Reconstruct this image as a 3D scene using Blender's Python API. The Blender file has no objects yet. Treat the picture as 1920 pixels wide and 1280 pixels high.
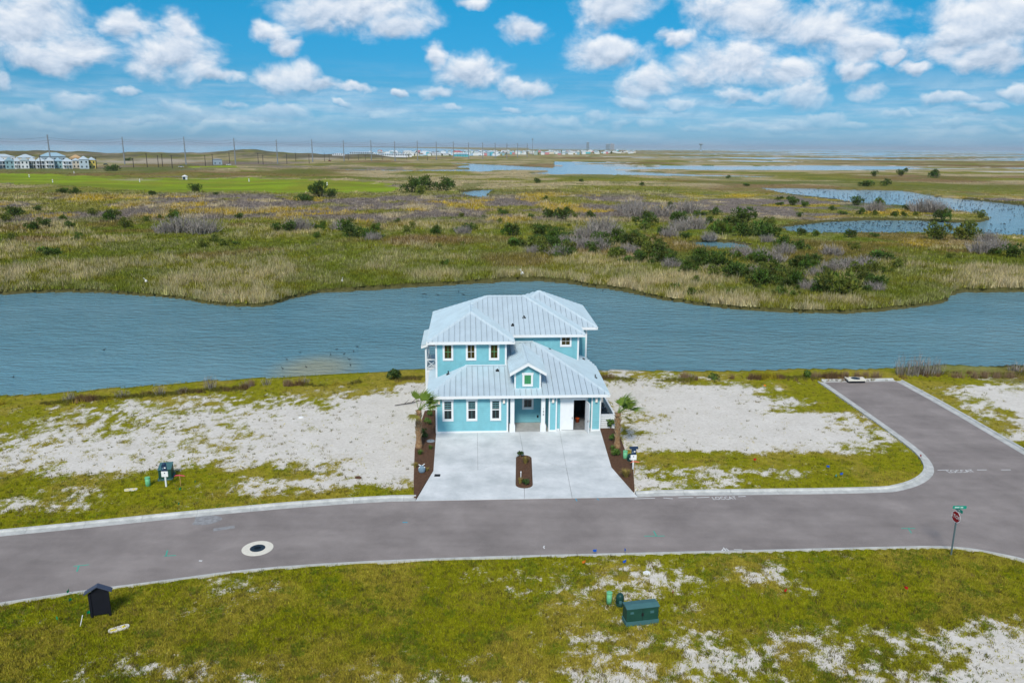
import bpy, math, random
import numpy as np
from mathutils import Matrix, Vector
random.seed(7); rng = np.random.default_rng(11)
sc = bpy.context.scene
col = sc.collection
# ------------------------------------------------------------------ camera (drone, 21 m up, looking 13.85 deg down)
H = 21.0; F = 1480.0; PIT = math.radians(13.85); ROLL = math.radians(0.39)
fw = np.array([0, math.cos(PIT), -math.sin(PIT)]); Xl = np.array([1., 0, 0]); Ul = np.array([0, math.sin(PIT), math.cos(PIT)])
RV = math.cos(ROLL)*Xl + math.sin(ROLL)*Ul; UV = -math.sin(ROLL)*Xl + math.cos(ROLL)*Ul
cd = bpy.data.cameras.new('camera'); cam = bpy.data.objects.new('camera', cd); col.objects.link(cam)
cd.sensor_fit = 'HORIZONTAL'; cd.sensor_width = 36; cd.lens = 36*F/1920; cd.clip_start = 0.5; cd.clip_end = 90000
cam.matrix_world = Matrix(((RV[0], UV[0], -fw[0], 0), (RV[1], UV[1], -fw[1], 0), (RV[2], UV[2], -fw[2], H), (0, 0, 0, 1)))
sc.camera = cam
SUN_EL = 44; SUN_AZ = 188      # degrees, azimuth clockwise from +Y: behind the camera
# ------------------------------------------------------------------ sky
def rayd(px, py): return fw + RV*((px-960)/F) - UV*((py-640)/F)
def azel(px, py):
    d = rayd(px, py); d = d/np.linalg.norm(d); return math.atan2(d[0], d[1]), math.asin(d[2])
world = bpy.data.worlds.new('World'); sc.world = world; world.use_nodes = True
nt = world.node_tree; N = nt.nodes; L = nt.links; N.clear()
def nd(t, **k):
    n = N.new(t)
    for a, b in k.items(): setattr(n, a, b)
    return n
def lk(a, b): L.new(a, b)
def mth(op, a, b=None, c=None, clamp=False):
    n = nd('ShaderNodeMath', operation=op); n.use_clamp = clamp
    for i, v in enumerate((a, b, c)):
        if v is None: continue
        if isinstance(v, (int, float)): n.inputs[i].default_value = v
        else: lk(v, n.inputs[i])
    return n.outputs[0]
def vmth(op, a, b=None, scale=None):
    n = nd('ShaderNodeVectorMath', operation=op)
    for i, v in enumerate((a, b)):
        if v is None: continue
        if isinstance(v, (tuple, list)): n.inputs[i].default_value = v
        else: lk(v, n.inputs[i])
    if scale is not None: n.inputs['Scale'].default_value = scale
    return n.outputs['Value'] if op in ('LENGTH', 'DOT_PRODUCT') else n.outputs[0]
CLOUDS = [(50,40,100,58),(150,95,75,34),(85,108,90,24),(240,46,48,28),(345,58,40,34),(325,105,90,46),(400,138,55,18),(498,62,36,20),(532,84,30,18),
 (660,14,150,46),(735,44,70,22),(540,148,60,34),(590,162,70,16),(660,163,45,11),(885,134,80,34),(815,108,22,24),(828,172,42,17),(990,165,66,20),(985,58,48,23),(885,2,40,10),
 (1160,14,78,44),(1140,100,84,34),(1262,74,36,18),(1400,22,110,48),(1520,50,150,48),(1620,84,60,26),(1365,122,110,44),(1220,156,66,32),(1470,132,56,34),(1400,182,74,15),(1512,180,46,28),
 (1190,196,44,17),(1272,194,36,12),(1595,130,32,22),(1632,170,40,20),(1770,190,52,13),(1860,40,112,58),(1770,90,72,32),(1865,106,80,28),(1715,134,32,14),(1910,172,34,14),(1680,106,26,13),
 (150,190,46,16),(345,206,46,20),(6,152,22,24),(60,215,70,12),(520,212,70,17),(1000,232,70,12),(905,234,60,11),(1070,228,34,13),(1120,222,40,14),(1165,236,30,9),(1215,232,36,12),(1460,244,30,6),(1780,232,44,8),(1890,240,40,8),(960,208,26,9),(850,205,24,8),(705,215,30,8),(640,196,20,7),(440,196,26,8),(100,236,60,9),(1310,239,44,9),(1390,234,34,10),(1500,236,40,12),(1545,226,34,14),(1590,238,44,9),(1690,214,40,9),(1840,206,36,10),(280,226,36,8),(235,178,26,10),(745,178,14,9),(400,236,90,8)]
tc = nd('ShaderNodeTexCoord'); sp = nd('ShaderNodeSeparateXYZ'); lk(tc.outputs['Generated'], sp.inputs[0])
az = mth('ARCTAN2', sp.outputs[0], sp.outputs[1]); el = mth('ARCSINE', sp.outputs[2])
cmb = nd('ShaderNodeCombineXYZ'); lk(az, cmb.inputs[0]); lk(el, cmb.inputs[1]); AE = cmb.outputs[0]
def noise(vec, scale, detail, rough=0.55, dist=0.0):
    n = nd('ShaderNodeTexNoise'); n.inputs['Scale'].default_value = scale; n.inputs['Detail'].default_value = detail
    n.inputs['Roughness'].default_value = rough; n.inputs['Distortion'].default_value = dist; lk(vec, n.inputs['Vector']); return n
sq = vmth('MULTIPLY', AE, (1.0, 1.5, 1.0))
n1 = noise(sq, 17, 9, 0.58, 0.25).outputs[0]
n1s = noise(vmth('ADD', sq, (-0.0035, 0.011, 0)), 17, 7, 0.58, 0.25).outputs[0]
wob = noise(AE, 30, 3).outputs['Color']
AEw = vmth('ADD', AE, vmth('SCALE', vmth('SUBTRACT', wob, (.5, .5, .5)), scale=0.030))
fld = None; hsum = None; wsum = None
AEc = AEw
for ci, (cx, cy, rx, ry) in enumerate(CLOUDS):
    if ci and ci % 6 == 0:      # evaluate the clouds in batches (keeps the shader's memory small)
        ma = nd('ShaderNodeVectorMath', operation='MULTIPLY_ADD'); lk(fld, ma.inputs[0]); ma.inputs[1].default_value = (0, 0, 0); lk(AEw, ma.inputs[2]); AEc = ma.outputs[0]
    a0, e0 = azel(cx, cy)
    dv = vmth('MULTIPLY', vmth('SUBTRACT', AEc, (a0, e0, 0)), (F/(rx*1.08), F/(ry*1.1), 0))
    w = mth('SUBTRACT', 1.0, vmth('LENGTH', dv))
    wc = mth('MAXIMUM', w, 0.0)
    s2 = nd('ShaderNodeSeparateXYZ'); lk(dv, s2.inputs[0])
    hv = mth('MULTIPLY', wc, s2.outputs[1])
    fld = w if fld is None else mth('MAXIMUM', fld, w)
    hsum = hv if hsum is None else mth('ADD', hsum, hv)
    wsum = wc if wsum is None else mth('ADD', wsum, wc)
hgt = mth('DIVIDE', hsum, mth('ADD', wsum, 0.12))
# the rest of the sky (outside the photograph) goes on with the same sort of scattered cumulus, cover raised to whiten the ambient light
lay = vmth('SCALE', tc.outputs['Generated'], scale=1.0)
gz = mth('ADD', mth('MAXIMUM', sp.outputs[2], 0.0), 0.10)
cb2 = nd('ShaderNodeCombineXYZ'); lk(mth('DIVIDE', sp.outputs[0], gz), cb2.inputs[0]); lk(mth('DIVIDE', sp.outputs[1], gz), cb2.inputs[1])
gen = mth('MULTIPLY', mth('SUBTRACT', noise(cb2.outputs[0], 0.9, 5).outputs[0], 0.48), 3.0)
inside = mth('MULTIPLY', mth('LESS_THAN', mth('ABSOLUTE', az), 0.62), mth('LESS_THAN', el, 0.19))
fld = mth('ADD', mth('MULTIPLY', fld, inside), mth('MULTIPLY', gen, mth('SUBTRACT', 1.0, inside)))
dens_in = mth('ADD', fld, mth('MULTIPLY', mth('SUBTRACT', n1, 0.5), 1.8))
mr = nd('ShaderNodeMapRange', interpolation_type='SMOOTHSTEP'); lk(dens_in, mr.inputs[0]); mr.inputs[1].default_value = -0.08; mr.inputs[2].default_value = 0.66
dens = mr.outputs[0]
emb = mth('MULTIPLY', mth('SUBTRACT', n1, n1s), 2.4)
lit = mth('ADD', mth('ADD', mth('MULTIPLY', hgt, 0.70), 0.56), emb, clamp=True)
cr = nd('ShaderNodeValToRGB'); lk(lit, cr.inputs[0])
e = cr.color_ramp.elements; e[0].position = 0.0; e[0].color = (0.34, 0.45, 0.60, 1); e[1].position = 1.0; e[1].color = (0.95, 0.97, 1.0, 1)
q = e.new(0.5); q.color = (0.66, 0.74, 0.86, 1)
sky = nd('ShaderNodeTexSky', sky_type='NISHITA'); sky.sun_disc = False; sky.sun_elevation = math.radians(SUN_EL); sky.sun_rotation = math.radians(SUN_AZ)
sky.altitude = 0; sky.air_density = 1.0; sky.dust_density = 0.6; sky.ozone_density = 3.0
tr_ = nd('ShaderNodeValToRGB'); lk(el, tr_.inputs[0]); te = tr_.color_ramp.elements
te[0].position = 0.0; te[0].color = (0.18, 0.35, 0.63, 1); te[1].position = 0.70; te[1].color = (0.29, 0.40, 0.47, 1)
for p_, c_ in ((0.07, (0.062, 0.27, 0.44)), (0.17, (0.032, 0.335, 0.455))): k_ = te.new(p_); k_.color = c_ + (1,)
tint = nd('ShaderNodeMix', data_type='RGBA', blend_type='MULTIPLY'); tint.inputs[0].default_value = 1.0
lk(sky.outputs[0], tint.inputs[6]); lk(tr_.outputs[0], tint.inputs[7])
SKY_STRENGTH = 0.10
CLOUD_GAIN = 4.7
cg = nd('ShaderNodeMix', data_type='RGBA', blend_type='MULTIPLY'); cg.inputs[0].default_value = 1.0
lk(cr.outputs[0], cg.inputs[6]); cg.inputs[7].default_value = (CLOUD_GAIN,)*3 + (1,)
# thin the clouds into the pale air just above the horizon
low = nd('ShaderNodeMapRange', interpolation_type='SMOOTHSTEP'); lk(el, low.inputs[0]); low.inputs[1].default_value = 0.0; low.inputs[2].default_value = 0.09
low.inputs[3].default_value = 0.12; low.inputs[4].default_value = 0.92
mx = nd('ShaderNodeMix', data_type='RGBA')
# a thin broken veil of far cloud just above the horizon, all the way round
nv = noise(vmth('MULTIPLY', AE, (7.0, 60.0, 1.0)), 1.0, 5).outputs[0]
def ramp_(v, a, b, lo, hi):
    r_ = nd('ShaderNodeMapRange', interpolation_type='SMOOTHSTEP'); lk(v, r_.inputs[0]); r_.inputs[1].default_value = a; r_.inputs[2].default_value = b; r_.inputs[3].default_value = lo; r_.inputs[4].default_value = hi; return r_.outputs[0]
veil = mth('MULTIPLY', mth('MULTIPLY', ramp_(nv, 0.38, 0.66, 0.05, 0.42), ramp_(el, 0.004, 0.03, 0.4, 1.0)), ramp_(el, 0.04, 0.105, 1.0, 0.0))
lk(mth('MAXIMUM', mth('MULTIPLY', dens, low.outputs[0]), veil), mx.inputs[0])
lk(tint.outputs[2], mx.inputs[6]); lk(cg.outputs[2], mx.inputs[7])
bg = nd('ShaderNodeBackground'); bg.inputs[1].default_value = SKY_STRENGTH; lk(mx.outputs[2], bg.inputs[0])
wo = nd('ShaderNodeOutputWorld'); lk(bg.outputs[0], wo.inputs[0])
# ------------------------------------------------------------------ sun behind thin cloud, exposure
sd = bpy.data.lights.new('sun', 'SUN'); sd.energy = 1.5; sd.angle = math.radians(14); sd.color = (1.0, 0.93, 0.82)
so = bpy.data.objects.new('sun', sd); col.objects.link(so); so.location = (0, -20, 60)
_d = Vector((math.sin(math.radians(SUN_AZ))*math.cos(math.radians(SUN_EL)), math.cos(math.radians(SUN_AZ))*math.cos(math.radians(SUN_EL)), math.sin(math.radians(SUN_EL))))
so.rotation_euler = _d.to_track_quat('Z', 'Y').to_euler()
sc.view_settings.view_transform = 'Standard'; sc.view_settings.look = 'None'; sc.view_settings.gamma = 1.0; sc.view_settings.exposure = 1.1
sc.view_settings.use_curve_mapping = False
world.cycles.sampling_method = 'NONE'; sc.cycles.use_denoising = True; sc.cycles.max_bounces = 5; sc.cycles.diffuse_bounces = 2; sc.cycles.glossy_bounces = 3; sc.cycles.transmission_bounces = 3
sc.cycles.transparent_max_bounces = 4; sc.cycles.volume_bounces = 0; sc.cycles.sample_clamp_indirect = 4.0
# ------------------------------------------------------------------ helpers
def G(px, py, z=0.0):
    d = rayd(px, py); t = (z-H)/d[2]; return np.array([d[0]*t, d[1]*t, z])
def proj(x, y, z):
    x = np.asarray(x, float); y = np.asarray(y, float); z = np.asarray(z, float)-H
    zc = x*fw[0]+y*fw[1]+z*fw[2]; a = x*RV[0]+y*RV[1]+z*RV[2]; b = x*UV[0]+y*UV[1]+z*UV[2]
    zc = np.where(zc < 1, 1e-3, zc); return 960+F*a/zc, 640-F*b/zc
def inpoly(x, y, P):
    x = np.asarray(x); y = np.asarray(y); r = np.zeros(x.shape, bool); n = len(P)
    for i in range(n):
        x1, y1 = P[i][0], P[i][1]; x2, y2 = P[(i+1) % n][0], P[(i+1) % n][1]
        if y1 == y2: continue
        c = ((y1 > y) != (y2 > y)) & (x < (x2-x1)*(y-y1)/(y2-y1)+x1); r ^= c
    return r
def hash2(ix, iy, s):
    h = (ix.astype(np.int64)*374761393 + iy.astype(np.int64)*668265263 + s*974634777) & 0x7fffffff
    h = ((h ^ (h >> 13))*1274126177) & 0x7fffffff; h = h ^ (h >> 16); return (h & 0xffff)/65535.0
def vnoise(x, y, s=0):
    x0 = np.floor(x); y0 = np.floor(y); fx = x-x0; fy = y-y0; fx = fx*fx*(3-2*fx); fy = fy*fy*(3-2*fy)
    a = hash2(x0, y0, s); b = hash2(x0+1, y0, s); c = hash2(x0, y0+1, s); d = hash2(x0+1, y0+1, s)
    return (a*(1-fx)+b*fx)*(1-fy)+(c*(1-fx)+d*fx)*fy
def fbm(x, y, scale, oct=4, s=0):
    v = 0; a = 1.0; t = 0; x = np.asarray(x, float)/scale; y = np.asarray(y, float)/scale
    for o in range(oct): v = v+a*vnoise(x, y, s+o*17); t += a; a *= 0.55; x = x*2.03+11.3; y = y*2.03+7.7
    return v/t
def sstep(a, b, x): t = np.clip((x-a)/(b-a), 0, 1); return t*t*(3-2*t)
# ---- materials
def mat(name, c, rough=0.8, metal=0.0, spec=0.3, var=0.0, vscale=3.0, bump=0.0, bscale=20.0, c2=None, attr=None, trans=0.0):
    m = bpy.data.materials.new(name); m.use_nodes = True; t = m.node_tree; n = t.nodes; l = t.links
    b = n['Principled BSDF']; b.inputs['Roughness'].default_value = rough; b.inputs['Metallic'].default_value = metal
    b.inputs['Specular IOR Level'].default_value = spec; b.inputs['Base Color'].default_value = tuple(c)+(1,)
    tcn = n.new('ShaderNodeTexCoord')
    src = None
    if attr:
        a = n.new('ShaderNodeAttribute'); a.attribute_name = attr; src = a.outputs['Color']
    if var > 0 or c2 is not None:
        no = n.new('ShaderNodeTexNoise'); no.inputs['Scale'].default_value = vscale; no.inputs['Detail'].default_value = 6; no.inputs['Roughness'].default_value = 0.65
        l.new(tcn.outputs['Object'], no.inputs['Vector'])
        rp = n.new('ShaderNodeValToRGB'); l.new(no.outputs[0], rp.inputs[0]); rp.color_ramp.elements[0].position = 0.35; rp.color_ramp.elements[1].position = 0.68
        if attr:
            rp.color_ramp.elements[0].color = (1-var,)*3+(1,); rp.color_ramp.elements[1].color = (1+var,)*3+(1,)
            mxx = n.new('ShaderNodeMix'); mxx.data_type = 'RGBA'; mxx.blend_type = 'MULTIPLY'; mxx.inputs[0].default_value = 1
            l.new(src, mxx.inputs[6]); l.new(rp.outputs[0], mxx.inputs[7]); src = mxx.outputs[2]
        else:
            ca = c; cbb = c2 if c2 is not None else tuple(min(1, v*(1+var)) for v in c)
            if c2 is None: ca = tuple(v*(1-var) for v in c)
            rp.color_ramp.elements[0].color = tuple(ca)+(1,); rp.color_ramp.elements[1].color = tuple(cbb)+(1,); src = rp.outputs[0]
    if src is not None: l.new(src, b.inputs['Base Color'])
    if bump > 0:
        no = n.new('ShaderNodeTexNoise'); no.inputs['Scale'].default_value = bscale; no.inputs['Detail'].default_value = 5; l.new(tcn.outputs['Object'], no.inputs['Vector'])
        bp = n.new('ShaderNodeBump'); bp.inputs['Strength'].default_value = bump; bp.inputs['Distance'].default_value = 0.05; l.new(no.outputs[0], bp.inputs['Height']); l.new(bp.outputs[0], b.inputs['Normal'])
    if trans > 0:
        tr = n.new('ShaderNodeBsdfTranslucent'); ms = n.new('ShaderNodeMixShader'); ms.inputs[0].default_value = trans
        if src is not None: l.new(src, tr.inputs[0])
        else: tr.inputs[0].default_value = tuple(c)+(1,)
        l.new(b.outputs[0], ms.inputs[1]); l.new(tr.outputs[0], ms.inputs[2]); l.new(ms.outputs[0], n['Material Output'].inputs[0])
    return m
M = {}
# ---- mesh builder: one MB = one mesh object
class MB:
    def __init__(s): s.v = []; s.f = []
    def add(s, vs, fs):
        o = len(s.v); s.v += [tuple(map(float, p)) for p in vs]; s.f += [tuple(i+o for i in f) for f in fs]; return s
    def box(s, x0, x1, y0, y1, z0, z1):
        return s.add([(x0,y0,z0),(x1,y0,z0),(x1,y1,z0),(x0,y1,z0),(x0,y0,z1),(x1,y0,z1),(x1,y1,z1),(x0,y1,z1)],
                     [(3,2,1,0),(4,5,6,7),(0,1,5,4),(1,2,6,5),(2,3,7,6),(3,0,4,7)])
    def cbox(s, c, sz, rz=0.0):
        x, y, z = (k/2 for k in sz); cs, sn = math.cos(rz), math.sin(rz)
        vs = [(c[0]+a*x*cs-b*y*sn, c[1]+a*x*sn+b*y*cs, c[2]+d*z) for d in (-1, 1) for a, b in ((-1,-1),(1,-1),(1,1),(-1,1))]
        return s.add(vs, [(3,2,1,0),(4,5,6,7),(0,1,5,4),(1,2,6,5),(2,3,7,6),(3,0,4,7)])
    def prism(s, pts, z0, z1):     # outline in xy, z0 / z1 numbers or callables
        n = len(pts); a = [(p[0], p[1], z0(p) if callable(z0) else z0) for p in pts]; b = [(p[0], p[1], z1(p) if callable(z1) else z1) for p in pts]
        return s.add(a+b, [tuple(range(n-1, -1, -1)), tuple(range(n, 2*n))]+[(i, (i+1) % n, n+(i+1) % n, n+i) for i in range(n)])
    def slab(s, pts, off):         # polygon in 3D given thickness along vector off
        n = len(pts); b = [tuple(np.array(p)+np.array(off)) for p in pts]
        return s.add(list(pts)+b, [tuple(range(n)), tuple(range(2*n-1, n-1, -1))]+[(i, n+i, n+(i+1) % n, (i+1) % n) for i in range(n)])
    def tube(s, a, b, r0, r1=None, n=6, cap=True):
        r1 = r0 if r1 is None else r1; a = np.array(a, float); b = np.array(b, float); d = b-a; d = d/(np.linalg.norm(d)+1e-9)
        h = np.array([0, 0, 1.]) if abs(d[2]) < .9 else np.array([1., 0, 0]); u = np.cross(d, h); u /= np.linalg.norm(u); w = np.cross(d, u)
        vs = [p+r*(math.cos(2*math.pi*i/n)*u+math.sin(2*math.pi*i/n)*w) for p, r in ((a, r0), (b, r1)) for i in range(n)]
        fs = [(i, i+n, (i+1) % n+n, (i+1) % n) for i in range(n)]
        if cap: fs += [tuple(range(n)), tuple(range(2*n-1, n-1, -1))]
        return s.add(vs, fs)
    def lathe(s, prof, c=(0, 0, 0), n=14):     # prof: (r, z) bottom to top
        vs = [(c[0]+r*math.cos(2*math.pi*i/n), c[1]+r*math.sin(2*math.pi*i/n), c[2]+z) for r, z in prof for i in range(n)]
        fs = [(k*n+i, k*n+(i+1) % n, (k+1)*n+(i+1) % n, (k+1)*n+i) for k in range(len(prof)-1) for i in range(n)]
        fs += [tuple(range(n-1, -1, -1)), tuple(range((len(prof)-1)*n, len(prof)*n))]
        return s.add(vs, fs)
    def build(s, name, m, parent=None, smooth=False, loc=None):
        me = bpy.data.meshes.new(name); me.from_pydata(s.v, [], s.f); me.update()
        if smooth: me.polygons.foreach_set('use_smooth', [True]*len(me.polygons))
        return link(name, me, m, parent, loc)
def link(name, me, m, parent=None, loc=None):
    if m is not None and not me.materials: me.materials.append(m)
    o = bpy.data.objects.new(name, me); col.objects.link(o)
    if parent is not None: o.parent = parent
    if loc is not None: o.location = loc
    return o
def tag(o, label=None, cat=None, group=None, kind=None):
    if label: o['label'] = label
    if cat: o['category'] = cat
    if group: o['group'] = group
    if kind: o['kind'] = kind
    return o
def empty(name, loc, rz=0.0, label=None, cat=None, group=None):
    o = bpy.data.objects.new(name, None); col.objects.link(o); o.location = tuple(map(float, loc)); o.rotation_euler = (0, 0, rz); o.empty_display_size = .3
    return tag(o, label, cat, group)
def copy_tree(o, loc=None, rz=None, scale=None, label=None, group=None, parent=None):
    c = o.copy(); col.objects.link(c); c.parent = parent
    if loc is not None: c.location = tuple(map(float, loc))
    if rz is not None: c.rotation_euler = (0, 0, rz)
    if scale is not None: c.scale = (scale,)*3 if isinstance(scale, (int, float)) else scale
    if label: c['label'] = label
    if group: c['group'] = group
    for ch in o.children: copy_tree(ch, parent=c)
    return c
def text_mesh(s, size, depth=0.004):
    cu = bpy.data.curves.new('lettering', 'FONT'); cu.body = s; cu.size = size; cu.extrude = depth; cu.align_x = 'CENTER'; cu.align_y = 'CENTER'; cu.resolution_u = 2
    o = bpy.data.objects.new('lettering', cu); col.objects.link(o); dg = bpy.context.evaluated_depsgraph_get()
    me = bpy.data.meshes.new_from_object(o.evaluated_get(dg)); bpy.data.objects.remove(o); bpy.data.curves.remove(cu); return me
def tri_cloud(name, V, C, m, parent=None):
    """V (n,3,3) triangles, C (n,3) or (n,3,3) colours"""
    n = len(V); me = bpy.data.meshes.new(name); me.vertices.add(n*3); me.loops.add(n*3); me.polygons.add(n)
    me.vertices.foreach_set('co', V.reshape(-1).astype(np.float32)); me.loops.foreach_set('vertex_index', np.arange(n*3, dtype=np.int32))
    me.polygons.foreach_set('loop_start', np.arange(0, n*3, 3, dtype=np.int32)); me.polygons.foreach_set('loop_total', np.full(n, 3, dtype=np.int32))
    if C is not None:
        if C.ndim == 2: C = np.repeat(C[:, None, :], 3, 1)
        a = me.attributes.new('Col', 'FLOAT_COLOR', 'POINT'); a.data.foreach_set('color', np.concatenate([C, np.ones((n, 3, 1))], 2).reshape(-1).astype(np.float32))
    me.update(); me.validate(); return link(name, me, m, parent)
def clumps(P, height, spread, nb, width, colr, lean=0.35, tip=None):
    """P (n,3) base points; per clump nb triangular blades. returns V, C"""
    n = len(P); hgt = np.asarray(height)*np.ones(n); spr = np.asarray(spread)*np.ones(n); wid = np.asarray(width)*np.ones(n)
    a = rng.uniform(0, 2*np.pi, (n, nb)); r = np.sqrt(rng.uniform(0, 1, (n, nb)))*spr[:, None]
    bx = P[:, None, 0]+np.cos(a)*r; by = P[:, None, 1]+np.sin(a)*r; bz = np.repeat(P[:, None, 2], nb, 1)-0.02
    hh = hgt[:, None]*rng.uniform(.55, 1.1, (n, nb)); la = rng.uniform(0, 2*np.pi, (n, nb)); ll = rng.uniform(0, lean, (n, nb))*hh
    wa = rng.uniform(0, np.pi, (n, nb)); wx = np.cos(wa)*wid[:, None]/2; wy = np.sin(wa)*wid[:, None]/2
    V = np.empty((n, nb, 3, 3)); V[..., 0, 0] = bx-wx; V[..., 0, 1] = by-wy; V[..., 0, 2] = bz; V[..., 1, 0] = bx+wx; V[..., 1, 1] = by+wy; V[..., 1, 2] = bz
    V[..., 2, 0] = bx+np.cos(la)*ll; V[..., 2, 1] = by+np.sin(la)*ll; V[..., 2, 2] = bz+hh
    C = np.repeat(np.asarray(colr)[:, None, :], nb, 1)*rng.uniform(.75, 1.25, (n, nb, 1)); C = np.repeat(C[:, :, None, :], 3, 2)
    if tip is not None: C[:, :, 2, :] = C[:, :, 2, :]*.3+np.asarray(tip)*.7
    return V.reshape(-1, 3, 3), C.reshape(-1, 3, 3)
# ================================================================== layout shared by ground and objects
TH = math.radians(3.557); CT, ST = math.cos(TH), math.sin(TH); OX, OY = 0.5516, 56.171; FL = 0.15
def HW(u, v, z=0.0): return np.array([OX+CT*u-ST*v, OY+ST*u+CT*v, z])
def UVof(x, y): dx = np.asarray(x)-OX; dy = np.asarray(y)-OY; return dx*CT+dy*ST, -dx*ST+dy*CT
ZW = -0.8; LOT = 0.06
def pw(pts, z=0.0): return [tuple(G(a, b, z)[:2]) for a, b in pts]
def smooth_line(P, it=2):
    P = [np.array(p) for p in P]
    for _ in range(it):
        Q = [P[0]]
        for a, b in zip(P[:-1], P[1:]): Q += [a*.75+b*.25, a*.25+b*.75]
        Q.append(P[-1]); P = Q
    return [tuple(p) for p in P]
FAR = smooth_line(pw([(-420,1035),(-150,1018),(54,1000),(362,968),(592,947.5),(779,936.7),(960,933),(1183,930),(1412,927),(1580,925),(1674,922)]), 1)
ARC = smooth_line(pw([(1674,922),(1712,914),(1738,902),(1753,886),(1748,869),(1733,851)]), 2)
SIDE_L = smooth_line(pw([(1733,851),(1703,827),(1640,782),(1545,716.5)]), 1)
SIDE_R = smooth_line(pw([(1680,714.5),(1766,761),(1920,852),(2060,936),(2250,1052)]), 1)
NEAR = smooth_line(pw([(-420,1195),(-180,1160),(0,1131.7),(160,1108),(290,1092),(463,1068.5),(640,1055.7),(873,1046),(1107,1040),(1280,1036),(1513,1030.5),(1690,1026),(1760,1025),(1815,1028.5),(1863,1037),(1920,1049),(2010,1078),(2150,1150)]), 1)
ROAD = FAR+ARC[1:]+SIDE_L[1:]+SIDE_R+NEAR[::-1]
def offset(P, d):
    P = [np.array(p) for p in P]; out = []
    for i, p in enumerate(P):
        t = P[min(i+1, len(P)-1)]-P[max(i-1, 0)]; t = t/np.linalg.norm(t); out.append(tuple(p+np.array([-t[1], t[0]])*d))
    return out
KERB_FAR = FAR+ARC[1:]+SIDE_L[1:]
KIN = .50
ROADX = offset(KERB_FAR, KIN)+offset([SIDE_L[-1], SIDE_R[0]], KIN)+offset(SIDE_R, KIN)+offset(NEAR[::-1], .10)
DRIVE = pw([(779,936.7),(812.5,881.5),(817.8,811),(1125.4,806.5),(1146.5,875),(1186.5,919.5),(1196,929.5),(960,933)], .07)
HOUSE_FP = [tuple(HW(u, v)[:2]) for u, v in ((-6.2,.05),(6.2,.05),(6.3,15),(-6.2,15))]
BED_L = pw([(797,768),(817.5,768),(818,812),(812.5,881.5),(790,917),(781.5,931.5),(776,930.5),(775.5,900),(777.5,842),(786,800)], .1)
BED_R = pw([(1125,800),(1152,800),(1163,818),(1172,843),(1187,873),(1190,918),(1186.5,919.5),(1146.5,875),(1125.4,806.5)], .1)
LAKE = [(-700,640),(-100,553),(0,552),(60,550),(130,548),(180,549),(230,552),(330,560),(400,572),(440,575),(470,575.5),(510,572),(550,560),(600,549),(700,544),(800,538),(880,533),(950,528),(1000,527),(1060,531),(1120,540),(1180,549),(1240,562),(1320,574),(1400,582),(1500,587),(1580,589),(1650,584),(1740,573),(1775,566),(1780,555),(1800,549),(1920,547),(2050,549),(2700,560),
        (2700,690),(2050,694),(1920,697),(1840,701),(1780,697),(1700,702),(1600,706),(1500,705),(1400,709),(1300,710),(1150,708),(960,706),(800,706),(740,708),(700,713),(630,716),(560,720),(480,724),(400,729),(300,737),(200,744),(100,753),(0,758),(-100,768),(-700,840)]
LAGOON = [(1420,353),(1480,353),(1600,356),(1690,358),(1720,362),(1760,370),(1850,378),(1920,386),(2000,393),(2700,450),(2700,520),(2050,448),(1900,444),(1830,443),(1740,441),(1640,441),(1530,441),(1480,436),(1460,427),(1500,422),(1560,416),(1640,413),(1720,414),(1790,418),(1840,417),(1858,411),(1840,404),(1780,396),(1700,388),(1620,383),(1560,374),(1480,366)]
POOLS = [LAKE, LAGOON,
 [(803,306),(873,306.5),(973,311.5),(1057,316.5),(1140,320),(1240,324.5),(1290,327),(1450,331.5),(1450,333.5),(1300,331.8),(1230,331),(1107,328.5),(1000,328.5),(985,326.5),(1030,321.8),(960,320),(900,324),(800,321.5),(770,320.4),(790,318.8),(880,317.5),(850,313),(880,310)],
 [(560,316.5),(585,317),(700,318.5),(770,319),(800,323),(700,321),(600,319.6)],
 [(930,356.5),(900,357),(860,361),(870,368),(922,374.5),(914,366)],
 [(1283,456),(1330,453),(1380,457),(1412,463),(1400,472),(1350,472),(1310,466)]]
GOLF = [(-300,328),(0,327),(120,330),(300,335),(440,333),(600,339),(735,345),(745,352),(720,362),(500,365),(300,360),(150,351),(0,344),(-300,342)]
GOLF2 = [(355,313),(445,313),(448,317),(360,316)]
def row(y, s): return [(float(a.split(':')[0]), y, float(a.split(':')[1])) for a in s.split()]
CP = []
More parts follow.
